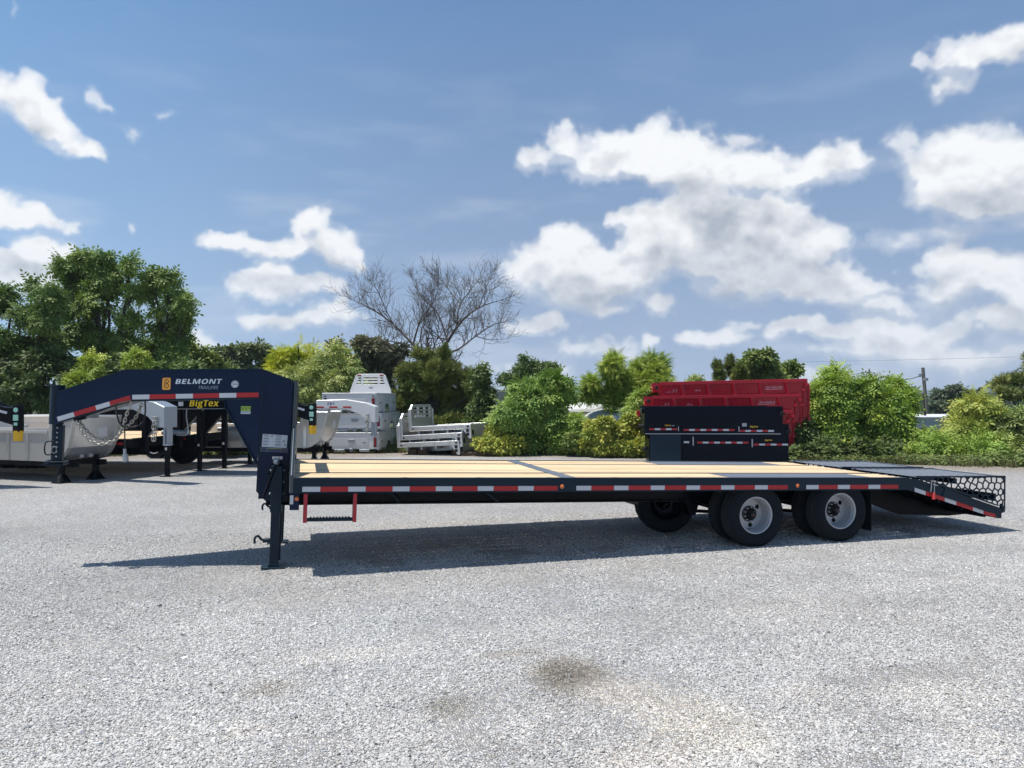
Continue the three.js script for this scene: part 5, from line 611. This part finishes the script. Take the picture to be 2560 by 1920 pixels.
tree('brush', 'yellow green brush left of the black dump bodies', 'shrub', 1560, 23.2, [[1500, 1075, 50, 32], [1560, 1070, 54, 30], [1600, 1085, 30, 44], [1470, 1105, 50, 26], [1540, 1110, 60, 28], [1600, 1120, 26, 26]], { kind: 'broad', n: 2100, size: .95, colors: G_BRUSH, seed: 28, trunk: .03, shrub: true });
tree('locust_tree', 'feathery light green locust tree with visible stem left of the red dump bodies', 'tree', 1560, 28, [[1530, 895, 32, 18], [1520, 920, 34, 18], [1545, 940, 40, 22], [1500, 955, 36, 20], [1490, 985, 36, 22], [1530, 985, 44, 24], [1560, 970, 30, 20], [1505, 1010, 36, 24]], { kind: 'fine', n: 1150, size: 1.15, gap: .42, gf: 1.2, colors: G_LOCUST, seed: 29, trunk: .06, fork: .75 });
tree('locust_tree', 'second locust tree with rounder crown touching the red dump bodies', 'tree', 1625, 28.5, [[1635, 905, 34, 18], [1600, 925, 36, 20], [1645, 930, 34, 24], [1610, 960, 50, 28], [1650, 960, 28, 28], [1600, 1000, 46, 30], [1640, 1010, 40, 34]], { kind: 'fine', n: 1150, size: 1.2, gap: .42, gf: 1.2, colors: [[.055, .105, .016], [.115, .168, .030]], seed: 30, trunk: .07, fork: .6 });
tree('sumac_shrub', 'feathery sumac leaning against the left end of the dump bodies', 'shrub', 1600, 24.5, [[1615, 1000, 26, 20], [1590, 1030, 34, 26], [1620, 1050, 26, 34]], { kind: 'rosette', n: 230, size: .75, colors: G_SUMAC, seed: 32, trunk: .05, shrub: true });
// right
tree('young_cedar', 'small pointed cedar poking up behind the left of the red dump bodies', 'tree', 1797, 30, [[1795, 918, 10, 20], [1797, 945, 16, 24], [1797, 975, 22, 30]], { kind: 'cedar', n: 380, size: .9, colors: G_CEDAR, seed: 33, trunk: .05, mat: NEEDLE });
tree('young_cedar', 'taller pointed cedar beside the smaller one behind the red dump bodies', 'tree', 1830, 30, [[1826, 905, 8, 18], [1830, 930, 18, 26], [1845, 945, 24, 26], [1832, 970, 30, 34]], { kind: 'cedar', n: 560, size: .9, colors: G_CEDAR, seed: 34, trunk: .05, mat: NEEDLE });
tree('leafy_tree', 'rounded tree rising behind the middle of the red dump bodies', 'tree', 1920, 33, [[1905, 895, 44, 20], [1870, 915, 26, 22], [1945, 912, 44, 28], [1975, 930, 30, 24], [1910, 940, 70, 34], [1960, 960, 50, 34], [1890, 990, 80, 40]], { kind: 'broad', n: 1500, size: 1.35, colors: G_MID, seed: 35, trunk: .12 });
tree('thin_shrub', 'thin sparse shrub showing above the left of the red dump bodies', 'shrub', 1735, 28, [[1735, 950, 36, 16], [1720, 965, 36, 22], [1760, 970, 30, 22]], { kind: 'willowy', n: 130, size: .9, colors: G_PALE, seed: 36, trunk: .03, shrub: true });
const ail = [['tree of heaven with a palm like tuft right of the red dump bodies', 2075, 23.6, [[2088, 930, 20, 14], [2090, 955, 34, 22], [2050, 975, 36, 26], [2085, 1000, 50, 34], [2040, 1020, 44, 40], [2100, 1050, 50, 40], [2045, 1075, 50, 44], [2080, 1110, 60, 40]], 41], ['tree of heaven with a pointed top in the middle of the right thicket', 2180, 24.2, [[2172, 948, 22, 16], [2150, 970, 34, 22], [2190, 975, 36, 24], [2165, 1010, 50, 36], [2200, 1030, 44, 40], [2150, 1065, 54, 40], [2195, 1090, 50, 40]], 42], ['tree of heaven with two light tufts left of the white roof', 2245, 24.4, [[2236, 965, 26, 16], [2215, 990, 34, 22], [2255, 995, 30, 22], [2232, 1025, 34, 28], [2225, 1060, 44, 40], [2240, 1100, 40, 40]], 43]];
for (const [l, px, d, bl, s] of ail) tree('ailanthus_tree', l, 'tree', px, d, bl, { kind: 'rosette', n: 640, size: .88, lower: 14, shrink: .9, gap: .47, gf: 1.0, colors: [[.042, .095, .018], [.105, .165, .030]], seed: s, trunk: .07 });
tree('dark_shrub', 'dark shrub under the trees just right of the dump bodies', 'shrub', 2060, 22.3, [[2010, 1090, 40, 50], [2060, 1120, 60, 36], [2030, 1135, 60, 24]], { kind: 'broad', n: 1000, size: 1.0, gain: 4.3, colors: G_DARK, seed: 44, trunk: .04, shrub: true });
tree('dark_shrub', 'dark shaded shrub below the white roof', 'shrub', 2230, 22.6, [[2160, 1120, 56, 34], [2230, 1120, 60, 34], [2290, 1138, 50, 24], [2200, 1150, 80, 16]], { kind: 'broad', n: 1300, size: 1.0, colors: [[.024, .050, .015], [.050, .080, .024]], seed: 45, trunk: .04, shrub: true });
tree('sumac_shrub', 'big pale sumac right of the white roof', 'shrub', 2410, 24, [[2440, 1015, 34, 24], [2415, 1040, 40, 26], [2460, 1050, 50, 30], [2400, 1075, 36, 26], [2430, 1095, 70, 40], [2350, 1125, 40, 30], [2400, 1130, 60, 30]], { kind: 'rosette', n: 880, size: .95, shrink: 1.12, gap: .45, gf: 1.0, colors: G_PALE.map((c) => [c[0] * 1.05, c[1], c[2] * .7]), seed: 46, trunk: .06, shrub: true });
tree('sumac_shrub', 'pale sumac with broad fans at the right edge near the gravel', 'shrub', 2450, 22.6, [[2440, 1120, 40, 24], [2470, 1135, 40, 20], [2410, 1145, 40, 20]], { kind: 'rosette', n: 130, size: .95, colors: G_SUMAC, seed: 47, trunk: .04, shrub: true });
tree('sumac_shrub', 'grey green sumac cut by the right edge of the view', 'shrub', 2550, 23.5, [[2540, 1030, 44, 30], [2570, 1060, 60, 44], [2520, 1090, 44, 40], [2560, 1130, 60, 34]], { kind: 'rosette', n: 600, size: .95, shrink: 1.1, gap: .45, gf: 1.0, colors: [[.045, .090, .030], [.095, .135, .060]], seed: 48, trunk: .05, shrub: true });
for (const [l, px, d, bl, k, col, sd] of [
  ['low pale sumac under the left of the white roof near the gravel', 2325, 22.6, [[2320, 1105, 34, 26], [2345, 1130, 40, 24], [2300, 1145, 34, 18]], 'rosette', G_SUMAC, 81],
  ['low yellow green brush right of the dump bodies near the gravel', 2120, 22.3, [[2105, 1130, 34, 22], [2140, 1145, 34, 16], [2075, 1150, 30, 14]], 'broad', G_BRUSH, 82],
  ['loose green sprig brush in the middle of the right thicket foot', 2195, 22.4, [[2185, 1135, 30, 20], [2215, 1148, 36, 16]], 'willowy', G_SUMAC, 83],
  ['pale green fans of sumac at the foot of the far right thicket', 2510, 22.9, [[2500, 1120, 40, 28], [2530, 1145, 36, 20], [2480, 1150, 30, 16]], 'rosette', [[.05, .10, .03], [.11, .16, .05]], 84],
  ['dark green bush between the central sumac and the yellow brush', 1450, 23.6, [[1440, 1105, 34, 28], [1470, 1120, 30, 20]], 'broad', G_MID, 85]])
  tree('brush', l, 'shrub', px, d, bl, { kind: k, n: k === 'rosette' ? 150 : 480, size: k === 'rosette' ? .85 : .95, colors: col, seed: sd, trunk: .03, shrub: true });
tree('evergreen_tree', 'dark evergreen reaching in from the right edge above the sumac', 'tree', 2580, 26, [[2540, 955, 40, 18], [2500, 970, 40, 12], [2570, 980, 60, 26], [2530, 990, 50, 16], [2600, 930, 50, 40]], { kind: 'cedar', n: 1400, size: 1.1, colors: [[.030, .055, .022], [.070, .095, .036]], seed: 49, trunk: .1, mat: NEEDLE });
tree('oak_tree', 'grey green round tree far off right of the leaning utility pole', 'tree', 2385, 75, [[2350, 990, 26, 20], [2385, 980, 34, 22], [2420, 995, 34, 22], [2345, 1020, 34, 26], [2395, 1020, 50, 30], [2440, 1025, 26, 22]], { kind: 'broad', n: 1300, size: 2.3, gain: 3.0, colors: [[.022, .046, .032], [.042, .068, .048]], seed: 50, trunk: .3 });
// far wood, hills and land
{ const r = rng(61), n = 5200, im = new THREE.InstancedMesh(sprayOf('broad'), LEAF, n), ob = new THREE.Object3D(), C = new THREE.Color(); for (let k = 0; k < n; k++) { const px = -900 + r() * 4300, d = 170 + 90 * r(), p = at(px, 997, d), h = 3.2 + 3.0 * fbm(px * .012, 3, 3) + 1.2 * fbm(px * .06, 9, 2); ob.position.set(p.x, -2 + h * Math.pow(r(), .7), p.z); ob.rotation.set(r() - .5, r() * 6.28, r() - .5); ob.scale.setScalar(4.5 + 4 * r()); ob.updateMatrix(); im.setMatrixAt(k, ob.matrix); const v = .7 + .6 * r(); im.setColorAt(k, C.setRGB(.060 * v, .105 * v, .040 * v)); } im.name = 'far_wood'; scene.add(im); tag(im, 'far off wood closing the view behind the thickets', 'wood', null, 'stuff'); }
{ const pos = [], idx = [], N = 160; for (let k = 0; k <= N; k++) { const px = -1200 + k / N * 5200, a = at(px, 997, 2600), h = 9 + 26 * fbm(k * .06, 4, 4) * sstep(1200, 2500, px) + 8 * fbm(k * .2, 8, 3), b = at(px, 997, 2100), c = at(px, 997, 3200); pos.push(b.x, -6, b.z, a.x, h, a.z, c.x, -6, c.z); if (k) { const i = k * 3; idx.push(i - 3, i, i - 2, i - 2, i, i + 1, i - 2, i + 1, i - 1, i - 1, i + 1, i + 2); } } const g = new THREE.BufferGeometry(); g.setAttribute('position', new THREE.Float32BufferAttribute(pos, 3)); g.setIndex(idx); g.computeVertexNormals(); tag(mesh('hills', g, std('wooded hills', rgb(.05, .07, .035), .95), scene), 'low wooded hills on the horizon', null, null, 'structure'); }
{ // weeds and grass along the edge of the gravel
  const r = rng(71), mk = (kind, n, lo, hi, s0, s1, A, B, name, label) => { const im = new THREE.InstancedMesh(sprayOf(kind), LEAF, n), ob = new THREE.Object3D(), C = new THREE.Color(); for (let k = 0; k < n; k++) { const x = -26 + r() * 50, z = lotBackZ(x) - lo - (hi - lo) * r() + (fbm(x * .9, 7, 3) - .5) * 1.6; ob.position.set(x, landY(x, z) + (kind === 'grass' ? 0 : .08 + r() * r() * (.06 + .5 * sstep(.4, .75, fbm(x * .7 + 5, z * .7, 3)) * sstep(0, 1.2, lotBackZ(x) - z))), z); ob.rotation.set((r() - .5) * .4, r() * 6.28, (r() - .5) * .4); ob.scale.setScalar(s0 + s1 * r()); ob.updateMatrix(); im.setMatrixAt(k, ob.matrix); const t = r(); im.setColorAt(k, C.setRGB(lerp(A[0], B[0], t), lerp(A[1], B[1], t), lerp(A[2], B[2], t))); } im.name = name; scene.add(im); tag(im, label, 'weeds', null, 'stuff'); };
  mk('grass', 7000, -.2, 4.5, .35, .6, [.07, .10, .02], [.20, .19, .07], 'grass', 'ragged grass along the back edge of the gravel'); mk('broad', 6000, .4, 5, .5, .8, [.12, .20, .035], [.32, .37, .10], 'weeds', 'low leafy weeds along the back edge of the gravel'); }
// ---------- far buildings, campers, poles and wires ----------
{ const p = rooted(2330, 31), t = thing('mobile_home', 'long white mobile home with pale flat roof behind the right thicket', 'house', [p.x, -1.92, p.z], -.30); const top = 2.98;
  mesh('wall', [bounds(-2.6, 2.0, .3, 2.55, -2, 2)], M.white, t); mesh('roof', [bounds(-2.8, 2.2, 2.90, top, -2.2, 2.2, .02)], std('white roof coating', rgb(.62, .63, .64), .6), t); mesh('fascia', [bounds(-2.78, 2.18, 2.56, 2.90, 2.12, 2.18), bounds(2.1, 2.18, 2.56, 2.899, -2.18, 2.119)], std('pale blue grey fascia', rgb(.45, .50, .53), .6), t); for (const x of [-1.6, -.4, .8]) { const w = mesh('window', bounds(x - .3, x + .3, 1.3, 2.2, 2.001, 2.02), M.dark, t); mesh('window_frame', [bounds(x - .36, x - .3, 1.24, 2.26, 2.002, 2.03), bounds(x + .3, x + .36, 1.24, 2.26, 2.002, 2.03), bounds(x - .3, x + .3, 2.2, 2.26, 2.002, 2.03), bounds(x - .3, x + .3, 1.24, 1.3, 2.002, 2.03)], M.white, w); } mesh('vent', rod(V(-.6, top, .6), V(-.6, top + .15, .6), .05), M.dark, t); }
function camper(label, px, py, d, turn, L, H, m) { const p = rooted(px, d), c = at(px, py, d), t = thing('camper_trailer', label, 'camper', [p.x, -1.92, p.z], turn), h = c.y + 1.92; const s = [[-L / 2, .5], [L / 2, .5], [L / 2, h - .5], [L / 2 - .12, h - .15], [L / 2 - .5, h], [-L / 2 + .4, h], [-L / 2 + .05, h - .25], [-L / 2, h - .6]]; mesh('shell', poly(s, -1.1, 1.1, [], .03), m, t); mesh('roof_edge', [bar(V(-L / 2 + .4, h + .045, 1.1), V(L / 2 - .5, h + .045, 1.1), .05, .06), bar(V(-L / 2 + .4, h + .045, -1.1), V(L / 2 - .5, h + .045, -1.1), .05, .06), bounds(-.3, .3, h + .031, h + .16, -.3, .3, .02)], M.aluDull, t); const w = mesh('window', bounds(-L / 4, L / 6, h - 1.2, h - .65, 1.131, 1.14), M.dark, t); mesh('window_frame', [bounds(-L / 4, L / 6, h - .649, h - .6, 1.132, 1.15), bounds(-L / 4, L / 6, h - 1.25, h - 1.201, 1.132, 1.15)], M.aluDull, w); mesh('wheel', [new THREE.CylinderGeometry(.34, .34, .2, 20).rotateX(Math.PI / 2).translate(-.4, .34, 1), new THREE.CylinderGeometry(.34, .34, .2, 20).rotateX(Math.PI / 2).translate(.4, .34, 1)], M.rubber, t); return t; }
camper('grey white camper roof showing above the shrub right of the cedar', 1222, 980, 31, -.25, 4.5, 3, M.aluDull);
function covered(label, px, py, d, turn, L, h) { const p = rooted(px, d), t = thing('covered_boat', label, 'boat', [p.x, -1.92, p.z], turn); const H = at(px, py, d).y + 1.92; const g = new THREE.SphereGeometry(1, 20, 10, 0, 6.283, 0, 1.5708), q = g.attributes.position; for (let k = 0; k < q.count; k++) { const x = q.getX(k), y = q.getY(k), z = q.getZ(k); q.setXYZ(k, x * L / 2 * (1 - .12 * y), (y > .2 ? .2 + (y - .2) * .55 : y) * h * 1.5 + .05 * fbm(x * 3 + 9, z * 3, 3), z * 1.1); } g.computeVertexNormals(); g.translate(0, H - h, 0); mesh('white_cover', g, std('white tarpaulin', rgb(.60, .60, .61), .7), t); const hull = new THREE.SphereGeometry(1, 20, 8, 0, 6.283, 1.5708, 1.2).scale(L / 2 * .97, .9, 1.0).translate(0, H - h, 0); mesh('hull', hull, M.offwhite, t); mesh('cradle', [bounds(-L * .3, L * .3, 0, H - h - .75, -.3, -.2), bounds(-L * .3, L * .3, 0, H - h - .75, .2, .3)], M.dark, t); return t; }
covered('boat under a white cover left of the locust trees', 1462, 1006, 30, -.2, 2.0, .4);
covered('boat under a slanting white cover seen through the stem of the locust', 1530, 1022, 28.5, -.35, 2.2, .45);
function pole(label, px, pTop, pBot, d, r) { const a = at(pBot[0], pBot[1], d), c = at(pTop[0], pTop[1], d), dir = c.clone().sub(a).normalize(); const base = a.clone().addScaledVector(dir, -(a.y + 1.9) / dir.y); const t = thing('utility_pole', label, 'utility pole', base); mesh('pole', rod(V(0, 0, 0), c.clone().sub(base), r, r * .75, 10), M.pole, t); return { t, top: c.clone().sub(base), base, dir }; }
const P1 = pole('leaning grey utility pole with a transformer can on the right', 0, [2307, 919], [2318, 1043], 42, .115); { const q = (px, py) => at(px, py, 42).sub(P1.base); mesh('transformer', rod(q(2313, 952), q(2313, 945), .16, .16, 12), M.galv, P1.t); mesh('insulator', [rod(q(2303, 938), q(2303, 934), .06), rod(q(2300, 943), q(2300, 939), .06), bar(q(2296, 936), q(2310, 939), .06, .06)], M.galv, P1.t); mesh('conduit', hose([q(2309, 985), q(2314, 1040)], .05, 4), M.wire, P1.t); }
const P2 = pole('thin far utility pole rising above the right thicket', 0, [2173, 925], [2174, 960], 85, .14); mesh('cap', rod(at(2173, 925, 85).sub(P2.base), at(2173, 921, 85).sub(P2.base), .1, .06), M.galv, P2.t);
const P3 = pole('short dark utility pole far off at the right', 0, [2452, 968], [2458, 1006], 70, .22); mesh('side_post', rod(at(2449, 969, 70).sub(P3.base), at(2450, 990, 70).sub(P3.base), .12), M.dark, P3.t);
function wire(label, pts, r) { const q = pts.map((p) => at(...p)), t = thing('power_line', label, 'power line', q[0]); mesh('cable', hose(q.map((p) => p.clone().sub(q[0])), r, 40, 5), M.wire, t); mesh('clamp', rod(V(0, -.06, 0), V(0, .06, 0), r * 2), M.galv, t); }
wire('sagging wire from the leaning utility pole to the thin far pole', [[2300, 940, 42], [2270, 948, 50], [2225, 946, 64], [2174, 930, 85]], .022); wire('wire running left from the thin far pole', [[2173, 930, 85], [2130, 936, 95], [2060, 940, 110]], .03);
wire('service wire from the leaning utility pole down to the right', [[2314, 1011, 42], [2350, 1026, 42], [2400, 1030, 42]], .022); wire('wire slanting up to the right edge of the view', [[2490, 955, 40], [2530, 932, 38], [2600, 890, 36]], .02); wire('long faint wire across the low clouds at the right', [[1980, 905, 90], [2250, 900, 80], [2620, 890, 70]], .010);
scene.traverse((o) => { if (o.isMesh) { o.castShadow = true; o.receiveShadow = true; } });
scene.fog = new THREE.FogExp2(new THREE.Color(.62, .72, .85), .0003);
renderer.render(scene, camera);
